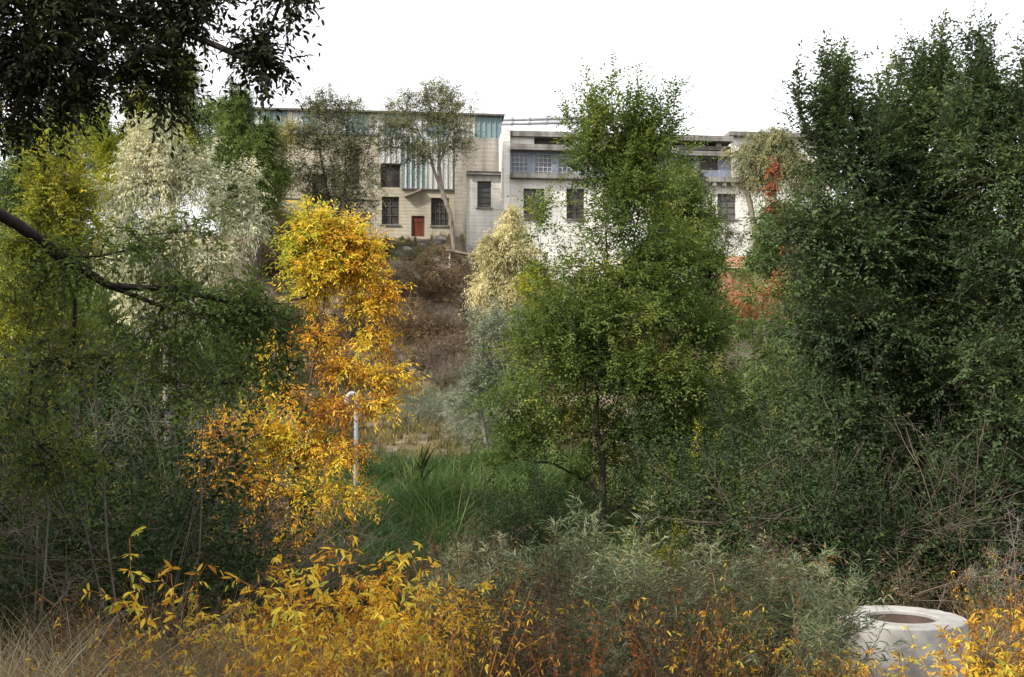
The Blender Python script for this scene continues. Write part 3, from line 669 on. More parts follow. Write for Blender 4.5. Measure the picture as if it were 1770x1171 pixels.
# right elms
SPr = spec(shoots=3, leaves=12, slen=.58, len=.090, wid=.44, mat='elm_dark', up=.35, droop=.22, spread=.5, tvar=.10, ltv=.08, njit=.3, twigs=True, twigr=.002)
def t_right(T, rg): return .48 + .2 * np.sin(T[:, 0] * 2.1 + T[:, 2] * 2.3) + rg.normal(0, .1, len(T)) + .5 * (rg.uniform(size=len(T)) < .015)
tree('elm_tree', 'dark green elm with a narrow pointed top, left one of the tall right-hand elms', 'tree', 1530, 15.0,
     [(1450, 220, 36, 50, 0, .35), (1440, 260, 40, 45, 0, .6), (1480, 300, 80, 60), (1420, 390, 60, 50, -.2), (1480, 440, 90, 60), (1410, 470, 45, 35, -.2, .8), (1360, 400, 40, 25, 0, .4), (1430, 570, 80, 60), (1500, 600, 90, 80), (1460, 720, 100, 60), (1540, 800, 70, 50), (1420, 230, 35, 35, .1, .4), (1515, 280, 40, 40, .2, .5), (1530, 380, 70, 60, .3, .8)],
     1400, SPr, 21, trunkpx=[[(1535, 860), (1525, 700), (1500, 520), (1480, 330), (1458, 230)]], r0=.06, tintf=t_right, leaders=40, leadlen=.75)
tree('elm_tree', 'dark green elm with a dense broad crown, middle one of the tall right-hand elms', 'tree', 1575, 15.6,
     [(1585, 210, 32, 45, 0, .35), (1600, 260, 60, 50, 0, .7), (1560, 330, 85, 60), (1640, 400, 90, 80), (1560, 480, 90, 70), (1620, 560, 90, 80), (1560, 660, 100, 70), (1640, 740, 90, 70), (1580, 850, 90, 50, -.3), (1545, 225, 28, 40, .2, .35), (1640, 225, 26, 45, .2, .35), (1660, 280, 45, 55, .2, .7), (1600, 185, 20, 30, 0, .2)],
     1400, SPr, 22, trunkpx=[[(1578, 870), (1590, 700), (1600, 500), (1595, 300), (1588, 215)]], r0=.06, tintf=t_right, leaders=40, leadlen=.75)
tree('elm_tree', 'dark green elm cut by the right edge, tallest of the right-hand elms', 'tree', 1735, 14.6,
     [(1708, 180, 26, 50, 0, .35), (1745, 230, 45, 55, 0, .6), (1775, 200, 35, 50, 0, .4), (1700, 280, 60, 60), (1760, 340, 90, 80), (1720, 460, 80, 80), (1790, 560, 90, 90), (1700, 640, 80, 70), (1750, 760, 90, 80), (1700, 850, 90, 50, -.4), (1690, 225, 40, 40, .2, .6)],
     1400, SPr, 23, trunkpx=[[(1738, 860), (1730, 640), (1740, 420), (1740, 260), (1715, 190)]], r0=.06, tintf=t_right, leaders=40, leadlen=.75)
SPy = spec(shoots=3, leaves=7, slen=.3, len=.07, wid=.4, mat='yelgreen', up=.2)
tree('elm_tree', 'yellowing elm behind the tall right-hand elms, showing at the right edge', 'tree', 1800, 19,
     [(1780, 190, 45, 70), (1790, 300, 60, 70), (1800, 440, 70, 90), (1740, 700, 60, 60, 0, .5)], 500, SPy, 24, r0=.07)

# yellow ash
SPa = spec(shoots=3, leaves=10, slen=.36, len=.088, wid=.27, mat='yellow', up=.05, droop=.3, spread=.55, lfwd=.5, ldroop=.3, kind='hex', twigs=True, twigr=.0022)
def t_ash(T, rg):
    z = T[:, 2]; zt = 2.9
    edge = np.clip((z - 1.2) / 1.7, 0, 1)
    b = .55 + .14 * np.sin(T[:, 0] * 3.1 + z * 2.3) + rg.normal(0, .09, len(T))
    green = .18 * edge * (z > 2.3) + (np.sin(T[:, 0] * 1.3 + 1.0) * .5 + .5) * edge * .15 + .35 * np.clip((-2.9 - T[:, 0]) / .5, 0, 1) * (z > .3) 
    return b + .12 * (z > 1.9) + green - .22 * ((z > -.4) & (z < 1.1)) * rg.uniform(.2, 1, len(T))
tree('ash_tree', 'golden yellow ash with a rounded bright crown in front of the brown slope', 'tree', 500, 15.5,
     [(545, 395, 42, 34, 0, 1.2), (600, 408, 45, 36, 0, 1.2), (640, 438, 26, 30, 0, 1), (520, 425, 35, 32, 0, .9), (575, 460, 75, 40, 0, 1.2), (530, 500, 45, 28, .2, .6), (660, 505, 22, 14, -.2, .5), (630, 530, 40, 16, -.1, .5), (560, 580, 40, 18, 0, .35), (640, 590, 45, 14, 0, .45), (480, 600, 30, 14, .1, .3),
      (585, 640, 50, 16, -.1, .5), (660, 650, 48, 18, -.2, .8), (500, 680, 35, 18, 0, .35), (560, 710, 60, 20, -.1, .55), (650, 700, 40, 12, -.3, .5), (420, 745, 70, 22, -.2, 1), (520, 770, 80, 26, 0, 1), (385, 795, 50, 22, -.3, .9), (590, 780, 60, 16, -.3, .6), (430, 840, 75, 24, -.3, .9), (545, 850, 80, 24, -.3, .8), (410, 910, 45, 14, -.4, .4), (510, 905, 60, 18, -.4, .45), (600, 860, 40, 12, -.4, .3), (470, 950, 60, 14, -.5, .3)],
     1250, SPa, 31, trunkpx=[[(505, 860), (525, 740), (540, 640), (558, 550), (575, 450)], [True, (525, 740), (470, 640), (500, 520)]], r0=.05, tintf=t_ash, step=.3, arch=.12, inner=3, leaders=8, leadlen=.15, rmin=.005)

# silvery Russian olives
SPo = spec(shoots=4, leaves=12, slen=.5, len=.095, wid=.2, mat='olive', up=.35, droop=.5, spread=.5, lfwd=.7, lside=.5, ldroop=.6)
tree('olive_tree', 'silvery white drooping olive tree behind the left-hand branches', 'tree', 290, 19.5,
     [(268, 275, 18, 42, 0, .6), (245, 330, 26, 45, 0, .8), (295, 325, 26, 45, 0, .8), (215, 385, 22, 42, 0, .7), (340, 325, 14, 42, 0, .5), (290, 410, 65, 40, 0, 1), (385, 390, 20, 42, 0, .6), (430, 395, 20, 42, 0, .6), (250, 455, 55, 35, 0, .8), (365, 455, 50, 28, 0, .7), (190, 440, 24, 50, 0, .6), (280, 530, 80, 35, 0, .7)],
     1000, SPo, 41, trunkpx=[[(290, 640), (285, 480), (275, 330)]], r0=.08, wood='bark_grey', leaders=60, leadlen=.9, tintf=lambda T, rg: .55 + .15 * np.sin(T[:, 0] * 3 + T[:, 2] * 2) + rg.normal(0, .1, len(T)))
SPc = spec(shoots=7, leaves=11, slen=.75, len=.18, wid=.24, mat='cream', up=.0, droop=.7, ldroop=.5)
tree('olive_tree', 'cream-leaved olive tree at the foot of the long wing, above the brown slope', 'tree', 870, 46,
     [(885, 405, 30, 28), (860, 440, 45, 35), (900, 440, 32, 35), (850, 490, 42, 30), (890, 490, 35, 35), (845, 515, 25, 16, 0, .6)], 330, SPc, 42, r0=.12, wood='bark_grey', leaders=10, leadlen=.8)
SPs = spec(shoots=6, leaves=10, slen=.45, len=.11, wid=.2, mat='olive_dim', up=.5, droop=.3)
tree('olive_shrub', 'silver-grey shrub at the foot of the slope, left of the middle elm', 'shrub', 850, 31,
     [(840, 590, 30, 35), (880, 580, 40, 35), (830, 650, 38, 35), (870, 660, 55, 45), (800, 690, 40, 22, 0, .6), (900, 620, 40, 50)], 420, SPs, 43, r0=.06, wood='bark_grey', leaders=20, leadlen=.6, names=('stems', 'foliage'))
SPyg = spec(shoots=6, leaves=10, slen=.5, len=.11, wid=.3, mat='yelgreen', up=.5)
tree('willow_shrub', 'pale yellow-green shrub behind the left side of the middle elm', 'shrub', 925, 33,
     [(930, 500, 38, 35), (920, 555, 35, 45), (950, 600, 40, 45)], 170, SPyg, 44, r0=.05, leaders=8, leadlen=.5, names=('stems', 'foliage'))
SPg = spec(shoots=6, leaves=11, slen=.55, len=.12, wid=.34, mat='fluff', up=.3)
tree('willow_tree', 'soft green round tree behind the right side of the middle elm', 'tree', 1180, 30,
     [(1160, 360, 50, 40), (1200, 400, 50, 45), (1150, 430, 60, 45), (1215, 460, 45, 40), (1190, 520, 60, 45), (1230, 560, 50, 45)], 700, SPg, 45, r0=.1, leaders=16, leadlen=.7, tintf=lambda T, rg: .42 + .2 * np.sin(T[:, 0] * 1.6 + T[:, 2]) + rg.normal(0, .1, len(T)))
SPd = spec(shoots=5, leaves=10, slen=.6, len=.15, wid=.2, mat='greygreen', up=.4, droop=.3)
tree('olive_tree', 'grey-green feathery tree before the right windows of the long wing', 'tree', 1225, 44,
     [(1200, 345, 30, 28, 0, .7), (1225, 385, 38, 30), (1260, 420, 26, 22, 0, .6), (1215, 440, 40, 35)], 150, SPd, 46, r0=.1, wood='bark_grey', leaders=10, leadlen=.9)

# trees in front of the mill
SPm = spec(shoots=4, leaves=13, slen=1.1, len=.18, wid=.3, mat='greygreen', up=.3, droop=.4, keep=.8)
tree('locust_tree', 'thin many-stemmed grey-green tree in front of the left part of the mill', 'tree', 580, 61,
     [(560, 185, 42, 28, 0, .9), (600, 195, 30, 28), (540, 235, 40, 35), (590, 250, 45, 38), (640, 235, 25, 30, 0, .6), (530, 300, 35, 28, 0, .7), (590, 310, 45, 30, 0, .7), (640, 300, 22, 28, 0, .6), (570, 350, 60, 28, 0, .6), (630, 355, 25, 30, 0, .8), (500, 250, 22, 30, 0, .5)],
     800, SPm, 51, trunkpx=[[(575, 370), (560, 300), (545, 220)], [True, (580, 395), (595, 330), (605, 250), (590, 190)], [True, (580, 395), (615, 320), (640, 250)]], r0=.16, wood='bark', step=.7, inner=2)
tree('locust_tree', 'grey-green tree with a bare leaning trunk in front of the mill door', 'tree', 787, 62.5,
     [(700, 185, 40, 22, 0, .8), (750, 165, 38, 24, 0, 1), (785, 180, 35, 28), (690, 215, 45, 25, 0, .7), (750, 215, 45, 30), (800, 225, 30, 25, 0, .7), (730, 260, 50, 25, 0, .7), (790, 255, 35, 22, 0, .6), (675, 250, 30, 20, 0, .4)],
     560, SPm, 52, rcap=.06, trunkpx=[[(778, 370), (768, 340), (762, 300), (757, 240), (752, 190)], [True, (768, 340), (752, 300), (735, 250), (710, 200)], [True, (765, 345), (757, 290), (778, 230), (790, 190)]], r0=.13, wood='bark_grey', step=.7, inner=2)
# back left
SPf = spec(shoots=8, leaves=12, slen=.85, len=.20, wid=.24, mat='fluff', up=.1, droop=.4)
tree('locust_tree', 'pale yellowish tree against the far left end of the mill', 'tree', 480, 60,
     [(470, 250, 30, 30, 0, .8), (500, 230, 22, 22, 0, .6), (480, 310, 35, 35), (460, 370, 35, 25)], 260, SPm, 151, r0=.12, tintf=lambda T, rg: .8 + rg.normal(0, .12, len(T)))
tree('willow_tree', 'soft dense green round tree left of the mill', 'tree', 420, 52,
     [(405, 195, 32, 28, 0, .9), (455, 235, 30, 30, 0, .8), (475, 300, 28, 30, 0, .7), (400, 240, 50, 38), (440, 260, 42, 38), (395, 290, 55, 38), (450, 310, 42, 32), (400, 340, 45, 28), (455, 345, 30, 20, 0, .7)], 800, SPf, 53, r0=.2, leaders=10, leadlen=.7)
tree('willow_tree', 'tall pale green tree rising behind the silvery olive tree', 'tree', 300, 56,
     [(310, 150, 32, 32), (300, 200, 55, 35), (360, 200, 28, 28), (260, 240, 50, 35), (330, 250, 50, 38), (290, 300, 70, 40)], 700, SPf, 54, r0=.2, leaders=14, leadlen=1.0, tintf=lambda T, rg: .62 + .2 * np.sin(T[:, 0] * 1.3 + T[:, 2]) + rg.normal(0, .1, len(T)))
tree('willow_tree', 'dark green tree beneath the hanging leaves at the far left', 'tree', 130, 48,
     [(130, 200, 60, 40), (60, 240, 60, 45), (180, 250, 45, 40), (100, 310, 80, 45), (20, 330, 60, 60), (180, 330, 55, 45)], 800, SPf, 55, r0=.2, leaders=8)
tree('ash_tree', 'bright yellow-green sapling at the left behind the silvery olive tree', 'tree', 245, 36,
     [(245, 225, 28, 28), (180, 262, 16, 34), (235, 270, 36, 35), (300, 260, 30, 30, 0, .6), (200, 320, 36, 40)], 240, spec(shoots=6, leaves=11, slen=.6, len=.14, wid=.3, mat='yelgreen', up=.6), 56, r0=.1, leaders=10)
tree('ash_tree', 'yellow-green leafy sapling at the far left edge below the hanging leaves', 'tree', 100, 17,
     [(90, 360, 50, 50), (130, 330, 35, 50), (60, 420, 60, 50), (140, 410, 40, 50), (30, 500, 60, 60, 0, .9), (90, 560, 70, 50, 0, .6), (30, 590, 50, 50, 0, .6)],
     800, spec(shoots=4, leaves=9, slen=.34, len=.09, wid=.3, mat='yelgreen', up=.3, twigs=True), 57, r0=.06, leaders=12)
# right back willow with creeper
tree('willow_tree', 'pale drooping willow beyond the right end of the long wing', 'tree', 1330, 57,
     [(1330, 245, 50, 25), (1290, 275, 35, 25), (1350, 285, 50, 30), (1310, 310, 40, 20, 0, .6), (1390, 300, 30, 50)], 520, spec(shoots=7, leaves=12, slen=.9, len=.2, wid=.2, mat='greygreen', droop=.9, ldroop=.6, up=0), 58, r0=.15, wood='bark_grey', tintf=lambda T, rg: .72 + rg.normal(0, .12, len(T)))
tree('elm_tree', 'shaggy green tree between the long wing and the right-hand elms', 'tree', 1340, 40,
     [(1330, 390, 28, 45), (1370, 380, 30, 45), (1320, 450, 40, 30, 0, .8), (1380, 470, 40, 50), (1330, 420, 30, 25)], 420, spec(shoots=6, leaves=10, slen=.6, len=.14, wid=.34, mat='fluff', up=0, droop=.5), 59, r0=.1)
tree('creeper_vine', 'scarlet creeper climbing in a streak beside the right end of the long wing', 'vine', 1352, 38.5,
     [(1337, 290, 6, 20), (1336, 325, 11, 14), (1340, 355, 8, 14), (1352, 375, 9, 18), (1358, 400, 8, 14), (1362, 430, 8, 18), (1352, 480, 14, 18), (1368, 462, 8, 14)], 110, spec(shoots=3, leaves=6, slen=.22, len=.12, wid=.6, mat='red', droop=.4, up=0), 60, r0=.03, names=('stems', 'foliage'))
tree('sumac_shrub', 'orange-leaved shrub in front of the rust-orange shed', 'shrub', 1310, 33,
     [(1275, 525, 30, 14), (1320, 515, 30, 18), (1350, 500, 18, 14), (1300, 540, 40, 10)], 110, spec(shoots=3, leaves=6, slen=.3, len=.11, wid=.4, mat='orange', up=.3, tvar=.2), 61, r0=.03, names=('stems', 'foliage'))

# overhead tree on the left: trunk outside the frame, crown above the camera, low limb across the view
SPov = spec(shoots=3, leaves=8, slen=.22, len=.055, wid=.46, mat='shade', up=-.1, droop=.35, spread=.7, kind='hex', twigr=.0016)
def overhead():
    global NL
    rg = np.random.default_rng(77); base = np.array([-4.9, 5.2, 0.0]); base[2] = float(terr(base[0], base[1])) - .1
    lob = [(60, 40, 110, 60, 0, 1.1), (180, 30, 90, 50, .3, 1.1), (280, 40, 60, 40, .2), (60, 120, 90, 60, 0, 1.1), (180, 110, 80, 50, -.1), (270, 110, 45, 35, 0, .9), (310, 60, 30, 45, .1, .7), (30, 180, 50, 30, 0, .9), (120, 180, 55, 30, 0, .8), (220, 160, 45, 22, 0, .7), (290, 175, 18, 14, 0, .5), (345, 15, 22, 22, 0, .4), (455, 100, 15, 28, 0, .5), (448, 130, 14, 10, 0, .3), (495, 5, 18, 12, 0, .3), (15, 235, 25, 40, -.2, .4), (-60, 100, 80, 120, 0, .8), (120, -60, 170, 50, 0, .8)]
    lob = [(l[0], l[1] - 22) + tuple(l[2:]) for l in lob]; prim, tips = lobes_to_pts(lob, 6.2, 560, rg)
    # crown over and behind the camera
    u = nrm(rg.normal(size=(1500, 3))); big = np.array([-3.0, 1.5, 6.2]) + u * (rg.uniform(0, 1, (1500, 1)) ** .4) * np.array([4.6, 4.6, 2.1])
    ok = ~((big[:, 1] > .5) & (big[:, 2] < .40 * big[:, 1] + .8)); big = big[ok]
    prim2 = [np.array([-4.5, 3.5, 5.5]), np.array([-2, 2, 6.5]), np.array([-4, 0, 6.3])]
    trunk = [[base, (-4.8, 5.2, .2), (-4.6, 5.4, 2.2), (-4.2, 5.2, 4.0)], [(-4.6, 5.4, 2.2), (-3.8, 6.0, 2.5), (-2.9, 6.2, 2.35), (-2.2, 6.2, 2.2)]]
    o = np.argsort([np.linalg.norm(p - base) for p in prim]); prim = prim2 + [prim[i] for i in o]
    e = empty('overhanging_elm_tree', base + [0, 0, .1], 'elm hanging its shade-darkened leaves into the top left corner of the view', 'tree')
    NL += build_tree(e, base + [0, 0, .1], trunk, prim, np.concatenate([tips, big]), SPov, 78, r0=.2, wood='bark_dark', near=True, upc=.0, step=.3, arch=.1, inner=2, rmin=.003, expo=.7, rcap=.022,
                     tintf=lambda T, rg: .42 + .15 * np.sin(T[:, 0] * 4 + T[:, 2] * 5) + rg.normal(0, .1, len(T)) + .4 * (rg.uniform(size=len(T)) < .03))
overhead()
# low limb with its thicket
SPl = spec(shoots=2, leaves=8, slen=.26, len=.058, wid=.42, mat='elm', up=0, droop=.35, spread=.7, kind='hex', twigr=.0018)
def leaning():
    global NL
    d = 8.2; rg = np.random.default_rng(88)
    base = P(-330, 700, 7.2); base[2] = float(terr(base[0], base[1])) - .1
    lob = [(110, 470, 90, 50, 0, .6), (230, 430, 70, 40, 0, .6), (330, 400, 40, 60, .3, .35), (420, 520, 70, 50, 0, .9), (470, 560, 60, 50, .1, .9), (350, 540, 80, 50, 0, .6), (250, 600, 90, 60, 0, .45), (430, 640, 60, 40, 0, .8), (330, 660, 80, 50, 0, .4), (120, 620, 90, 60, 0, .4), (60, 520, 60, 50, 0, .4), (300, 500, 60, 40, 0, .8), (500, 640, 30, 60, .1, .5), (50, 700, 70, 50, 0, .7), (100, 800, 90, 60, .3, .8)]
    prim, tips = lobes_to_pts(lob, d, 800, rg)
    trunk = [[base, P(-300, 500, 7.2), P(-160, 330, 7.4), P(-40, 350, 7.8), P(30, 388, 8), P(100, 440, d), P(190, 495, d), P(280, 530, d), P(330, 545, d)], [P(100, 440, d), P(130, 520, d + .2), P(125, 640, d + .3)], [P(190, 495, d), P(300, 500, d), P(430, 530, d + .1), P(520, 560, d)]]
    e = empty('leaning_elm_tree', base + [0, 0, .1], 'elm whose dark bare limb slants in from the left edge over a grey twiggy thicket', 'tree')
    NL += build_tree(e, base + [0, 0, .1], trunk, prim, tips, SPl, 89, r0=.045, wood='bark_dark', near=True, upc=-.1, step=.25, arch=0, inner=2, bare=.15, expo=.75, rcap=.011, rmin=.003)
leaning()
# grey bare twigs within the thicket
def twig_tangle(name, label, cat, bpx, d, lobes, n, seed, mat='twig', r0=.013, group=None, upc=.3):
    rg = np.random.default_rng(seed); x = XX(bpx, d); base = np.array([x, d, float(terr(x, d)) - .05])
    prim, tips = lobes_to_pts(lobes, d, n, rg)
    o = np.argsort(np.linalg.norm(np.array(prim) - base, axis=1)); prim = [prim[i] for i in o]
    st = [[base] + [base + (p - base) * .5 + np.array([rg.normal(0, .1), rg.normal(0, .1), .15]), p] for p in prim[::4][:7]]
    PA, DA, par, ti, N0 = skeleton(st, prim, tips, rg, upc, .16, .25)
    PA = PA + rg.normal(0, .012, PA.shape); Vs, Fs, off, cnt, r = wood_arrays(PA, par, r0, .0022, .55, True)
    o = link(name, arr_mesh(name, np.concatenate(Vs) - base, Fs, M[mat], smooth=True), None, base); props(o, label, cat, group); return o
twig_tangle('bare_bush', 'leafless grey twiggy bush hanging under the slanting limb at left', 'bush', 250, 9.0, [(200, 600, 120, 90), (330, 640, 100, 70), (270, 520, 100, 50), (390, 680, 70, 60), (100, 600, 80, 70)], 620, 91)
twig_tangle('bare_bush', 'leafless grey bush deep in the shade behind the slanting limb', 'bush', 330, 12.5, [(300, 700, 110, 90), (380, 760, 90, 80), (200, 760, 90, 90)], 600, 94)
twig_tangle('bare_bush', 'leafless brownish bush low at the far left edge', 'bush', 60, 8.5, [(60, 900, 80, 80), (40, 800, 70, 80), (120, 1000, 70, 40)], 260, 92)
twig_tangle('bare_bush', 'leafless grey bush to the right behind the well ring', 'bush', 1740, 12, [(1740, 960, 40, 60), (1720, 1000, 60, 50), (1760, 900, 30, 60)], 380, 93)

# ------------------------------------------------------------------ prototype shrubs and stem plants, then copies
def copy_thing(root, loc, rz, sc=1.0, label=None, group=None):
    r = root.copy(); C.objects.link(r); r.location = tuple(float(v) for v in loc); r.rotation_euler = (0, 0, rz); r.scale = (sc,) * 3
    if label: r['label'] = label
    if group: r['group'] = group
    for ch in root.children:
        c = ch.copy(); C.objects.link(c); c.parent = r
    return r
def stem_plant(name, label, cat, group, sp, seed, nst, h, spr, wood, leaf_from=.25, r=.006, lean=.25, side=0):
    """upright stems with leaves all along"""
    global NL
    rg = np.random.default_rng(seed); e = empty(name, (0, 0, 0), label, cat, group)
    A = []; Bb_ = []; ra = []; T = []; D = []
    for s in range(nst):
        q = rg.uniform(0, 2 * math.pi); rr = spr * math.sqrt(rg.uniform()); p = np.array([rr * math.cos(q) * .4, rr * math.sin(q) * .4, .02]); A.append(np.array([0, 0, -.12])); Bb_.append(p); ra.append(r); hh = h * rg.uniform(.6, 1.1)
        d = nrm(np.array([math.cos(q) * rr / h * 1.0 + rg.normal(0, lean * .4), math.sin(q) * rr / h + rg.normal(0, lean * .4), 1.0])); m = max(8, int(hh / .07)); bend = rg.normal(0, .018, 3); bend[2] = 0
        for i in range(m):
            d = nrm(d + bend + rg.normal(0, .03, 3)); p2 = p + d * hh / m; A.append(p); Bb_.append(p2); ra.append(r * (1 - .75 * i / m)); p = p2
            if i / m > leaf_from: T.append(p); D.append(d)
            if side and i / m > leaf_from and rg.uniform() < side:
                dd = nrm(d * .7 + nrm(rg.normal(size=3)) * .8 * np.array([1, 1, .4])); pq = p
                for k in range(3):
                    pr = pq + dd * .09; A.append(pq); Bb_.append(pr); ra.append(r * .4); T.append(pr); D.append(dd); pq = pr
    A = np.array(A); Bb_ = np.array(Bb_); ra = np.array(ra); T = np.array(T); D = np.array(D)
    V, Fc = seg_arrays(A, Bb_, ra, ra * .93, 4)
    tb = .5 + rg.normal(0, .12) + .15 * np.sin(T[:, 2] * 4 + T[:, 0] * 5)
    LV, LF, tint, (a, m_, b) = shoots(T, D, sp, rg, tb); NL += len(tint)
    link('stems', arr_mesh('stems', V, Fc, M[wood]), e); link('foliage', arr_mesh('foliage', LV, LF, M[sp['mat']], tint), e)
    return e
def bush_proto(name, label, cat, group, sp, seed, h, wdt, ntips, wood, r0=.03, upc=.3, bare=0.0, inner=2, step=.25, leaders=0, names=('stems', 'foliage')):
    global NL
    rg = np.random.default_rng(seed); e = empty(name, (0, 0, 0), label, cat, group)
    nb = 5; prim = [np.array([rg.normal(0, wdt * .35), rg.normal(0, wdt * .35), h * rg.uniform(.35, .75)]) for _ in range(nb)]
    tips = []
    for k in range(ntips):
        c = prim[k % nb]; u = nrm(rg.normal(size=3)) * rg.uniform() ** .45; p = c + u * np.array([wdt * .55, wdt * .55, h * .38]); p[2] = max(p[2], .08 * h); tips.append(p)
    NL += build_tree(e, (0, 0, 0), [[np.array([0, 0, -.1]), np.array([0, 0, h * .12])]], prim, tips, sp, seed, r0=r0, wood=wood, upc=upc, step=step, inner=inner, bare=bare, names=names, leaders=leaders, leadlen=h * .35)
    return e
rnd = random.Random(5)
def scatter(protos, spots, sc=(.8, 1.25)):
    """spots: list of (x, y, scale multiplier)"""
    for i, (x, y, k) in enumerate(spots):
        p = protos[i % len(protos)]; z = float(terr(x, y)); s = k * rnd.uniform(*sc)
        if i < len(protos): p.location = (x, y, z); p.rotation_euler = (0, 0, rnd.uniform(0, 6.28)); p.scale = (s,) * 3
        else: copy_thing(p, (x, y, z), rnd.uniform(0, 6.28), s)
def zones(protos, zs, sc=(.8, 1.25)):
    """zs: (spots, label, group); the prototypes themselves take the first spots"""
    used = 0
    for zz in zs:
        spots, lab0, grp0 = zz[:3]
        for x, y, k in spots:
            lab, grp = lab0, grp0; px = CX + F * x / y
            if len(zz) > 3:
                sfx = next(t for lim, t in zz[3] if px <= lim); lab = lab0 + ', ' + sfx; grp = grp0 + ', ' + sfx
            z = float(terr(x, y)); s = k * rnd.uniform(*sc); p = protos[used % len(protos)]
            if used < len(protos): p.location = (x, y, z); p.rotation_euler = (0, 0, rnd.uniform(0, 6.28)); p.scale = (s,) * 3; p['label'] = lab; p['group'] = grp
            else: copy_thing(p, (x, y, z), rnd.uniform(0, 6.28), s, lab, grp)
            used += 1
def area(n, px0, px1, d0, d1, k=1.0, seed=None, avoid=None):
    r = random.Random(seed if seed is not None else rnd.random()); o = []; t = 0
    while len(o) < n and t < n * 30:
        t += 1; d = r.uniform(d0, d1); px = r.uniform(px0, px1)
        if avoid and avoid(px, d): continue
        o.append((XX(px, d), d, k))
    return o
WX = XX(1558, 10.9)
def nowell(px, d): x = XX(px, d); return (x - WX) ** 2 + (d - 10.9) ** 2 < .95 ** 2 or (d < 10.9 and d > 7.4 and 1395 < px < 1700)

# foreground yellow saplings
SPfy = spec(shoots=1, leaves=5, slen=.09, len=.074, wid=.29, mat='amber', up=.1, droop=.5, spread=.9, ldroop=.35, kind='hex', ljit=.35, tvar=.15, ltv=.16)
ylw = [stem_plant('yellow_sapling', '', 'sapling', '', SPfy, 100 + i, 5, 1.2, .38, 'stem_red', .5, .0055, side=.22) for i in range(4)]
zones(ylw, [
 (area(17, 420, 800, 7.4, 9.8, 1.0, 1), 'golden-leaved sapling in the bright yellow thicket', 'saplings of the bright yellow thicket', [(530, 'towards its left end'), (670, 'in its middle'), (9e9, 'towards its right end')]),
 (area(6, 380, 600, 6.2, 7.2, .72, 2), 'low golden sapling at the front edge of the bright yellow thicket', 'low saplings before the yellow thicket'),
 (area(7, 690, 850, 8.2, 10, .85, 3), 'golden sapling at the right end of the yellow thicket over the water', 'saplings over the water'),
 (area(5, 1180, 1400, 8.0, 9.5, .7, 4), 'thin yellow sapling among the willows left of the well ring', 'saplings among the willows'),
 (area(4, 1370, 1470, 7.4, 9.0, .55, 5), 'small yellow sapling touching the left side of the well ring', 'saplings left of the well ring'),
 (area(6, 1580, 1700, 7.0, 8.4, .62, 6), 'low yellow sapling in front of the well ring', 'saplings in front of the well ring'),
 (area(6, 1700, 1800, 7.0, 9, .75, 7), 'yellow sapling in the bottom right corner', 'saplings in the bottom right corner')])
M['stem_orange'] = noisemat('stem_orange', [(.3, (.26, .10, .03)), (.7, (.52, .27, .09))], 3, bump=0)
SPos = spec(shoots=1, leaves=3, slen=.07, len=.05, wid=.28, mat='amber', up=0, droop=.8, spread=1.0, ldroop=.6, kind='hex', keep=.6)
ost = [stem_plant('orange_stalk', '', 'weed', '', SPos, 240 + i, 7, 1.25, .3, 'stem_orange', .5, .0045, side=.12) for i in range(3)]
zones(ost, [
 (area(14, 320, 820, 6.8, 8.6, .85, 241), 'upright orange-brown half-bare stalks at the front of the yellow thicket', 'orange stalks by the yellow thicket'),
 (area(6, 1150, 1330, 7.6, 9, .85, 242), 'upright orange-brown half-bare stalks between willows left of the well ring', 'orange stalks left of the well ring'),
 (area(5, 80, 300, 6.8, 8.6, .75, 243), 'upright orange-brown half-bare stalks in the dry grass at lower left', 'orange stalks at lower left'),
 (area(6, 1680, 1790, 11.6, 13, 1.0, 244), 'upright orange-brown half-bare stalks behind the right of the well ring', 'orange stalks behind the well ring')])
# foreground willows
SPw = spec(shoots=2, leaves=6, slen=.15, len=.125, wid=.085, mat='willow', up=.35, droop=.2, spread=.7, kind='kite', ljit=.35, lfwd=.7, lside=.7, tvar=.12, ltv=.14)
wil = [stem_plant('willow_bush', '', 'bush', '', SPw, 120 + i, 8, 1.5, .45, 'twig', .35, .005, side=.35) for i in range(4)]
zones(wil, [
 (area(16, 880, 1080, 9.6, 13, .95, 11), 'grey-green narrow-leaved willow bush before the middle elm', 'willows before the middle elm', [(980, 'left of its trunk'), (9e9, 'below its trunk')]),
 (area(12, 840, 1080, 7.8, 9.6, .75, 14), 'low grey-green willow bush right of the yellow thicket', 'willows right of the yellow thicket'),
 (area(16, 1150, 1410, 9.0, 12.5, .82, 12, nowell), 'tall grey-green willow bush left of the well ring', 'willows left of the well ring', [(1290, 'farther from it'), (9e9, 'close beside it')]),
 (area(7, 1150, 1400, 7.6, 9.0, .7, 15), 'low grey-green willow bush at the bottom edge left of the well ring', 'low willows at the bottom edge'),
 (area(6, 740, 880, 10, 13, .8, 13), 'grey-green willow bush between the green grass and the yellow thicket', 'willows before the green grass'),
 (area(8, 200, 420, 11, 14, .8, 16), 'grey-green willow bush in the shade on the left', 'willows in the left shade'),
 (area(7, 1660, 1790, 12.2, 14, .7, 17), 'grey-green willow bush behind the right side of the well ring', 'willows behind the well ring')], (.55, 1.15))
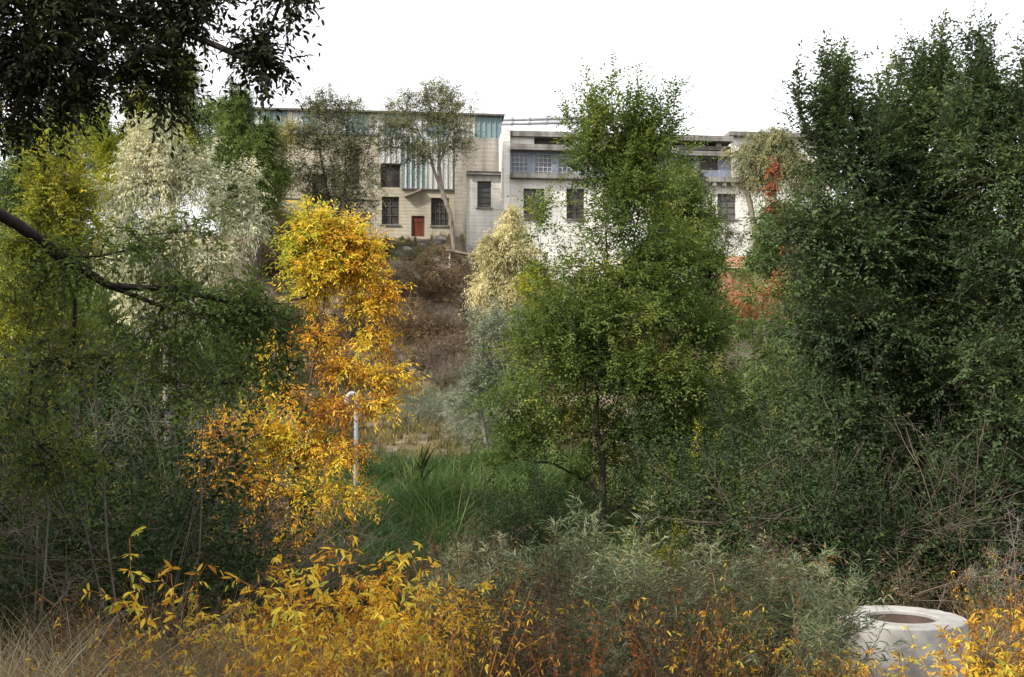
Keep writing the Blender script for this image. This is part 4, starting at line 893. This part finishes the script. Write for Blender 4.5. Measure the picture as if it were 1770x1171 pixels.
# rusty dock stalks
SPk = spec(shoots=3, leaves=3, slen=.035, len=.026, wid=.5, mat='rust', up=.3, droop=.3, spread=.9)
dock = [stem_plant('dock_stalk', '', 'weed', '', SPk, 140 + i, 4, .95, .22, 'stem_red', .5, .004) for i in range(3)]
zones(dock, [
 (area(14, 900, 1180, 7.0, 9, .9, 21), 'rust-brown seeding dock stalk at the bottom right of centre', 'dock stalks right of centre'),
 (area(8, 1180, 1350, 7.5, 10, 1.0, 22), 'rust-brown seeding dock stalk among the willows left of the well ring', 'dock stalks by the well ring'),
 (area(8, 60, 420, 6.4, 8, .8, 23), 'rust-brown seeding dock stalk in the dry grass at bottom left', 'dock stalks in the dry grass'),
 (area(5, 1620, 1780, 11.7, 13, 1.0, 24), 'rust-brown seeding dock stalk behind the well ring', 'dock stalks behind the well ring')])
# brown weeds
SPb = spec(shoots=2, leaves=4, slen=.12, len=.05, wid=.18, mat='brown', up=.2, droop=.3, spread=.8)
weed = [stem_plant('brown_weed', '', 'weed', '', SPb, 150 + i, 8, 1.1, .35, 'twig', .15, .0035, side=.5) for i in range(3)]
zones(weed, [
 (area(26, 860, 1280, 7.4, 11, .95, 31), 'dry brown branching weed at the bottom', 'brown weeds at the bottom', [(1000, 'just right of the yellow thicket'), (1130, 'midway between yellow thicket and well ring'), (9e9, 'nearer the well ring')]),
 (area(16, 120, 420, 8, 12, .9, 32), 'dry brown branching weed in the shade at lower left', 'brown weeds at lower left'),
 (area(8, 380, 540, 10, 14, .9, 33) + area(9, 540, 860, 14.6, 16, .9, 36), 'dry brown branching weed behind the yellow thicket', 'brown weeds behind the yellow thicket'),
 (area(14, 1250, 1780, 12, 14, 1.0, 34, nowell), 'dry brown branching weed beneath the right-hand elms', 'brown weeds beneath the right-hand elms')])
# bare brown saplings
def bare_sapling(seed):
    rg = np.random.default_rng(seed); e = empty('bare_sapling', (0, 0, 0), '', 'sapling', ''); A = []; B2 = []; ra = []
    def grow(p, d, l, r_, lev):
        m = max(3, int(l / .12)); k = rg.normal(0, .05, 3); k[2] = abs(k[2]) * .3
        for i in range(m):
            d2 = nrm(d + k + rg.normal(0, .07, 3)); q = p + d2 * l / m; A.append(p); B2.append(q); ra.append(r_ * (1 - .6 * i / m)); p = q; d = d2
            if lev < 3 and i > m * .2 and rg.uniform() < (.6 if lev else .55): grow(p, nrm(d + rg.normal(0, .65, 3)), l * rg.uniform(.25, .5), r_ * .45, lev + 1)
    for _ in range(4): q = rg.uniform(0, 6.28); grow(np.array([0, 0, -.05]), nrm(np.array([.22 * math.cos(q), .22 * math.sin(q), 1])), 2.6 * rg.uniform(.7, 1.1), .013, 0)
    V, Fc = seg_arrays(np.array(A), np.array(B2), np.maximum(np.array(ra), .0022), np.maximum(np.array(ra) * .9, .002), 4)
    link('stems', arr_mesh('stems', V, Fc, M['bare']), e); return e
M['bare'] = noisemat('bare_brown_twig', [(.3, (.05, .036, .028)), (.7, (.16, .125, .10))], 3, bump=0)
zones([bare_sapling(250 + i) for i in range(3)], [
 (area(12, 20, 460, 10.5, 15, .95, 141), 'leafless brown many-branched sapling in the shade on the left', 'bare saplings in the left shade'),
 (area(8, 380, 520, 13, 15, .7, 142), 'leafless brown sapling under the golden ash', 'bare saplings under the golden ash'),
 (area(8, 1380, 1780, 13, 15.5, .9, 143), 'leafless brown sapling beneath the right-hand elms', 'bare saplings beneath the right-hand elms')])
# understorey, shade beneath the trees put into its leaf colour
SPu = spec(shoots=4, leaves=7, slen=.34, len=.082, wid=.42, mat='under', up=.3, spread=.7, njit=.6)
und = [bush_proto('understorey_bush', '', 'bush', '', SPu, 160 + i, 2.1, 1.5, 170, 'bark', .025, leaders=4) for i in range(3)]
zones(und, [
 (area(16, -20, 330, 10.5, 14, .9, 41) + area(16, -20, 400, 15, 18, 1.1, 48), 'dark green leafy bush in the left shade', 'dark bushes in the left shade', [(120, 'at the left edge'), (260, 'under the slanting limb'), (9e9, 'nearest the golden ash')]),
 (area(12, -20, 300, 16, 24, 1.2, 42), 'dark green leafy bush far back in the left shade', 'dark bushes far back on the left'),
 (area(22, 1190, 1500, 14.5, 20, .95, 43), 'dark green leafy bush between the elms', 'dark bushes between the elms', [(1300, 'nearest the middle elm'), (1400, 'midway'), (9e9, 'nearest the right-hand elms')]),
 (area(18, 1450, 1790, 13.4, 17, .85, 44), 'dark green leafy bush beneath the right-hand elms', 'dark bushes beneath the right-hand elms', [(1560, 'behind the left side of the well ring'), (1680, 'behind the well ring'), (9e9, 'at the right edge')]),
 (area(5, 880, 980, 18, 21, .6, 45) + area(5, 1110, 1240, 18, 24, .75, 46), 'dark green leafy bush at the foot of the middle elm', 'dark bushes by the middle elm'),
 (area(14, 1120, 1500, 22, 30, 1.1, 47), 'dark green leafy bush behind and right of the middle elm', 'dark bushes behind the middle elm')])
SPu2 = spec(shoots=5, leaves=7, slen=.26, len=.065, wid=.34, mat='yelgreen', up=.5, spread=.6)
un2 = [bush_proto('yellowing_bush', '', 'bush', '', SPu2, 170 + i, 1.7, 1.2, 120, 'bark', .02, leaders=4) for i in range(2)]
zones(un2, [
 (area(3, 1080, 1160, 15.5, 17.5, .65, 51), 'yellow-green bush low at the right foot of the middle elm', 'yellowing bushes by the middle elm'),
 (area(8, 1250, 1420, 16.5, 22, .9, 52), 'yellow-green bush between the middle elm and the right-hand elms', 'yellowing bushes between the elms'),
 (area(8, 0, 160, 13, 18, 1.0, 53), 'yellow-green bush at the far left edge', 'yellowing bushes at the left edge'),
 (area(4, 1230, 1300, 26, 32, 1.1, 54), 'yellow-green bush below the rust-orange shed', 'yellowing bushes below the shed'),
 (area(4, 330, 450, 22, 30, 1.1, 56), 'yellow-green bush behind the golden ash', 'yellowing bushes behind the golden ash')])
SPz = spec(shoots=6, leaves=8, slen=.34, len=.095, wid=.2, mat='olive_dim', up=.4)
slv = [bush_proto('silver_bush', '', 'bush', '', SPz, 180 + i, 1.8, 1.5, 130, 'twig', .015, leaders=5) for i in range(2)]
zones(slv, [
 (area(12, 770, 900, 30, 42, .7, 61), 'low silver-grey bush between the slope and the middle elm', 'silver bushes left of the middle elm'),
 (area(20, 1240, 1460, 27, 40, 1.0, 62), 'low silver-grey bush below the rust-orange shed', 'silver bushes below the shed'),
 (area(6, 690, 790, 40, 45, .5, 63), 'small silver-grey bush at the foot of the brown slope', 'silver bushes at the slope foot')])
# slope shrubs
def nomark(px, d): return abs(px - 718) < 38 and d < MK + .8
SPq = spec(shoots=6, leaves=7, slen=.34, len=.10, wid=.22, mat='brown', up=.4, spread=.8)
brn = [bush_proto('brown_shrub', '', 'shrub', '', SPq, 190 + i, 1.5, 1.5, 110, 'bark', .015) for i in range(3)]
zones(brn, [
 (area(16, 690, 860, 53, 60, 1.25, 71), 'rusty brown shrub on the upper slope below the mill door', 'brown shrubs on the upper slope'),
 (area(12, 700, 860, 49, 53, .9, 70, nomark), 'rusty brown shrub on the lower slope near the white slab', 'brown shrubs on the lower slope'),
 (area(34, 440, 640, 47, 63, .85, 72), 'rusty brown shrub on the slope', 'brown shrubs on the slope', [(540, 'left of the golden ash'), (9e9, 'behind the golden ash')]),
 (area(24, 900, 1240, 47, 60, 1.0, 73), 'rusty brown shrub on the slope below the long wing', 'brown shrubs below the long wing')], (.5, 1.5))
SPm2 = spec(shoots=6, leaves=6, slen=.4, len=.09, wid=.12, mat='mauve', up=.6, spread=.7)
mau = [bush_proto('grey_shrub', '', 'shrub', '', SPm2, 193 + i, 1.4, 1.6, 100, 'twig', .015) for i in range(2)]
zones(mau, [
 (area(15, 650, 830, 47.5, 56, 1.0, 64, nomark), 'grey-mauve bare-looking shrub on the lower slope', 'grey shrubs on the lower slope'),
 (area(14, 640, 760, 56, 63, .7, 65), 'grey-mauve bare-looking shrub on the left of the upper slope', 'grey shrubs on the upper slope'),
 (area(16, 1260, 1480, 44, 54, 1.0, 66), 'grey-mauve bare-looking shrub on the bank beside the shed', 'grey shrubs beside the shed')], (.5, 1.4))
SPg2 = spec(shoots=6, leaves=8, slen=.34, len=.11, wid=.26, mat='greygreen', up=.4, spread=.8)
ggs = [bush_proto('sage_shrub', '', 'shrub', '', SPg2, 195 + i, 1.1, 1.3, 90, 'bark', .015) for i in range(2)]
zones(ggs, [
 (area(10, 660, 740, 60, 64, .6, 76), 'grey-green shrub on the mound left of the mill door', 'sage shrubs by the mill door'),
 (area(12, 640, 860, 47, 58, .7, 77, nomark), 'grey-green shrub low on the brown slope', 'sage shrubs low on the slope'),
 (area(16, 460, 600, 60, 66, 1.2, 78), 'grey-green shrub against the left base of the mill', 'sage shrubs at the mill base'),
 (area(16, 880, 1250, 58, 61, .9, 79), 'grey-green shrub at the base of the long wing', 'sage shrubs at the wing base')])
SPt = spec(shoots=6, leaves=11, slen=.7, len=.17, wid=.35, mat='fluff', up=.2)
bt = [bush_proto('background_tree', '', 'tree', '', SPt, 200 + i, 6.0, 4.0, 420, 'bark', .12, step=.6, names=('trunk', 'crown')) for i in range(2)]
for x, y, k in ((-15, 3, 2.0), (-11.5, -3, 2.0), (-7, -8.5, 2.1), (-1.5, -12, 2.1), (-19, 9, 1.9), (-20, -2, 2.2)):   # unseen trees added behind and left of the camera to shade the hollow
    copy_thing(bt[rnd.randrange(2)], (x, y, float(terr(x, y)) - .1), rnd.uniform(0, 6.28), k, 'tall rounded unseen tree added on the near bank to shade the hollow', 'added shade trees on the near bank')
zones(bt, [
 (area(14, -60, 330, 28, 44, .8, 81), 'mid-green rounded tree in the left background', 'trees in the left background'),
 (area(12, -200, 330, 46, 60, .9, 82), 'mid-green rounded tree on the far bank at left', 'trees on the far bank at left'),
 (area(12, 1440, 1850, 24, 45, .85, 83), 'mid-green rounded tree behind the right-hand elms', 'trees behind the right-hand elms'),
 (area(6, 1440, 1850, 50, 60, 1., 84), 'mid-green rounded tree on the far bank at right', 'trees on the far bank at right')])

# ------------------------------------------------------------------ grasses (ground cover)
def grass(name, n, fx, h, wd, mat, seed, lean=.5, k=4, clump=0, tb=.45, bend=.35, label=None, hv=.25):
    rg = np.random.default_rng(seed); X, Y = fx(rg, n); n = len(X)
    if clump:
        c = rg.integers(0, n, n // clump); idx = rg.integers(0, len(c), n); X = X[c][idx] + rg.normal(0, .07, n); Y = Y[c][idx] + rg.normal(0, .07, n); az0 = rg.uniform(0, 2 * math.pi, len(c))[idx]
    else: az0 = np.zeros(n) + rg.uniform(0, 6.28)
    Z = terr(X, Y) - .03; az = az0 + rg.normal(0, 1.0 if clump else 2.0, n); H_ = h * rg.uniform(.45, 1.15, n) * (1 + hv * np.sin(X * 2.3 + 1.4 * np.sin(Y * 1.9)) * np.sin(Y * 2.1 + X)); bd = np.abs(rg.normal(bend, .25, n)); ln = rg.normal(0, lean * .35, n)
    t = np.linspace(0, 1, k + 1); dx = np.cos(az); dy = np.sin(az)
    out = (ln[:, None] * t + bd[:, None] * t ** 2) * H_[:, None]; up = H_[:, None] * (t - .45 * bd[:, None] * t ** 2.2)
    cx = X[:, None] + dx[:, None] * out; cy = Y[:, None] + dy[:, None] * out; cz = Z[:, None] + up
    fa = rg.uniform(0, 2 * math.pi, n); sx = np.cos(fa)[:, None]; sy = np.sin(fa)[:, None]
    wv = (wd * rg.uniform(.6, 1.3, n))[:, None] * (1 - t ** 1.5 * .92) * .5
    V = np.stack([np.stack([cx - sx * wv, cy - sy * wv, cz], -1), np.stack([cx + sx * wv, cy + sy * wv, cz], -1)], 2).reshape(-1, 3)
    b = (np.arange(n) * 2 * (k + 1))[:, None, None]; j = np.arange(k) * 2
    Fc = (b + np.stack([j, j + 1, j + 3, j + 2], -1)[None]).reshape(-1, 4)
    tint = np.clip(tb + .16 * np.sin(X * 1.7 + Y * 1.1) + .1 * np.sin(X * .7 - Y * .45 + 1) + rg.normal(0, .19, n), 0, 1)
    o = link(name, arr_mesh(name, V, Fc, M[mat], np.repeat(tint, k))); props(o, label, 'grass', kind='stuff'); return o
def reg(px0, px1, d0, d1):
    def f(rg, n):
        d = np.sqrt(rg.uniform(d0 ** 2, d1 ** 2, n)); px = rg.uniform(px0, px1, n); return (px - CX) / F * d, d
    return f
grass('green_grass', 42000, reg(540, 1010, 15, 31), 1.0, .022, 'grass_green', 301, clump=60, bend=.7, lean=.8, hv=.5, label='long lush green grass in the hollow')
grass('green_grass', 14000, reg(1000, 1350, 13, 30), .6, .014, 'grass_green', 302, clump=30, bend=.5, label='sparse green grass in the shade beneath the middle elm')
grass('straw_grass', 26000, reg(540, 900, 30, 49), .5, .022, 'grass_mix', 303, bend=.5, clump=30, tb=.6, label='straw-coloured field grass below the slope')
grass('slope_grass', 45000, reg(350, 1450, 47, 66), .42, .035, 'grass_mix', 304, bend=.45, tb=.62, clump=30, hv=.5, label='dull dry grass covering the far slope')
grass('straw_grass', 9000, reg(640, 880, 47, 55), .7, .04, 'grass_dry', 310, clump=60, bend=.6, tb=.5, label='pale straw tufts low on the brown slope')
grass('dry_grass', 11000, reg(-40, 600, 6.2, 9.0), 1.3, .008, 'grass_dry', 305, clump=60, bend=.9, lean=1.1, k=8, tb=.55, label='pale arching dry grass in the lower left')
grass('dry_grass', 9000, reg(350, 1500, 7, 12), .95, .007, 'grass_dry', 306, clump=40, bend=.7, lean=.8, k=6, tb=.3, label='dry grass between the foreground plants')
grass('dry_grass', 5000, reg(1640, 1850, 11.5, 14), 1.1, .010, 'grass_dry', 307, clump=45, bend=.9, lean=.9, k=6, tb=.4, label='pale dry grass around the right of the well ring')
grass('field_grass', 26000, reg(880, 1500, 24, 49), .6, .024, 'grass_mix', 309, bend=.5, clump=30, tb=.45, label='dull field grass behind the middle elm')
grass('litter_grass', 30000, reg(-80, 1850, 9, 24), .32, .012, 'grass_mix', 308, bend=.5, tb=.08, label='dull low grass under the trees')  # tint kept low, painting undergrowth shade into the grass
# tall pale reeds
SPreed = spec(shoots=1, leaves=4, slen=.10, len=.05, wid=.25, mat='grass_dry', up=.6)
rd = [stem_plant('reed_stalk', 'tall straw-pale reed stalks rising from the green grass', 'reed', 'reeds in the green grass', SPreed, 210 + i, 5, 1.5, .2, 'twig', .82, .006) for i in range(2)]
scatter(rd, area(7, 800, 850, 19, 24, .9, 91) + area(3, 640, 720, 24, 27, .8, 92))
SPcat = spec(shoots=1, leaves=4, slen=.5, len=.7, wid=.012, mat='grass_green', up=1.2, spread=.12, droop=.02, lfwd=1.2, lside=.12, ldroop=0)
rg = np.random.default_rng(230); ct = stem_plant('rush_clump', 'upright dark rush clump standing above the green grass near the pale pipe', 'rush', None, SPcat, 230, 3, .7, .18, 'twig', .2, .005)
ct.location = (XX(716, 26), 26, float(terr(XX(716, 26), 26)))
# rubble near the foot of the annex
def rocks():
    rg = random.Random(9)
    for i in range(16):
        px = rg.uniform(790, 822) if i < 9 else rg.uniform(680, 760); d = rg.uniform(58, 62.5) if i < 9 else rg.uniform(62, 64.5)
        x = XX(px, d); n = 9; me_v = []; s = rg.uniform(.18, .45)
        mb = MB(); import itertools
        V = []
        for a in range(5):
            th = math.pi * a / 4
            for b in range(7):
                q = 2 * math.pi * b / 7; r_ = s * rg.uniform(.75, 1.15); V.append((r_ * math.sin(th) * math.cos(q), r_ * math.sin(th) * math.sin(q), r_ * .7 * math.cos(th)))
        mb.add(V, [(a * 7 + b, (a + 1) * 7 + b, (a + 1) * 7 + (b + 1) % 7, a * 7 + (b + 1) % 7) for a in range(4) for b in range(7)])
        o = mb.build('rubble_rock', M['rock'], None, loc=(x, d, float(terr(x, d)) + s * .2))
        if i < 9: props(o, 'grey angular rubble rock beside the annex foot', 'rock', 'rubble by the annex')
        else: props(o, 'small grey rock on the mound before the mill door', 'rock', 'rocks before the mill door')
rocks()
print('LEAF FACES', NL, 'objects', len(bpy.data.objects))
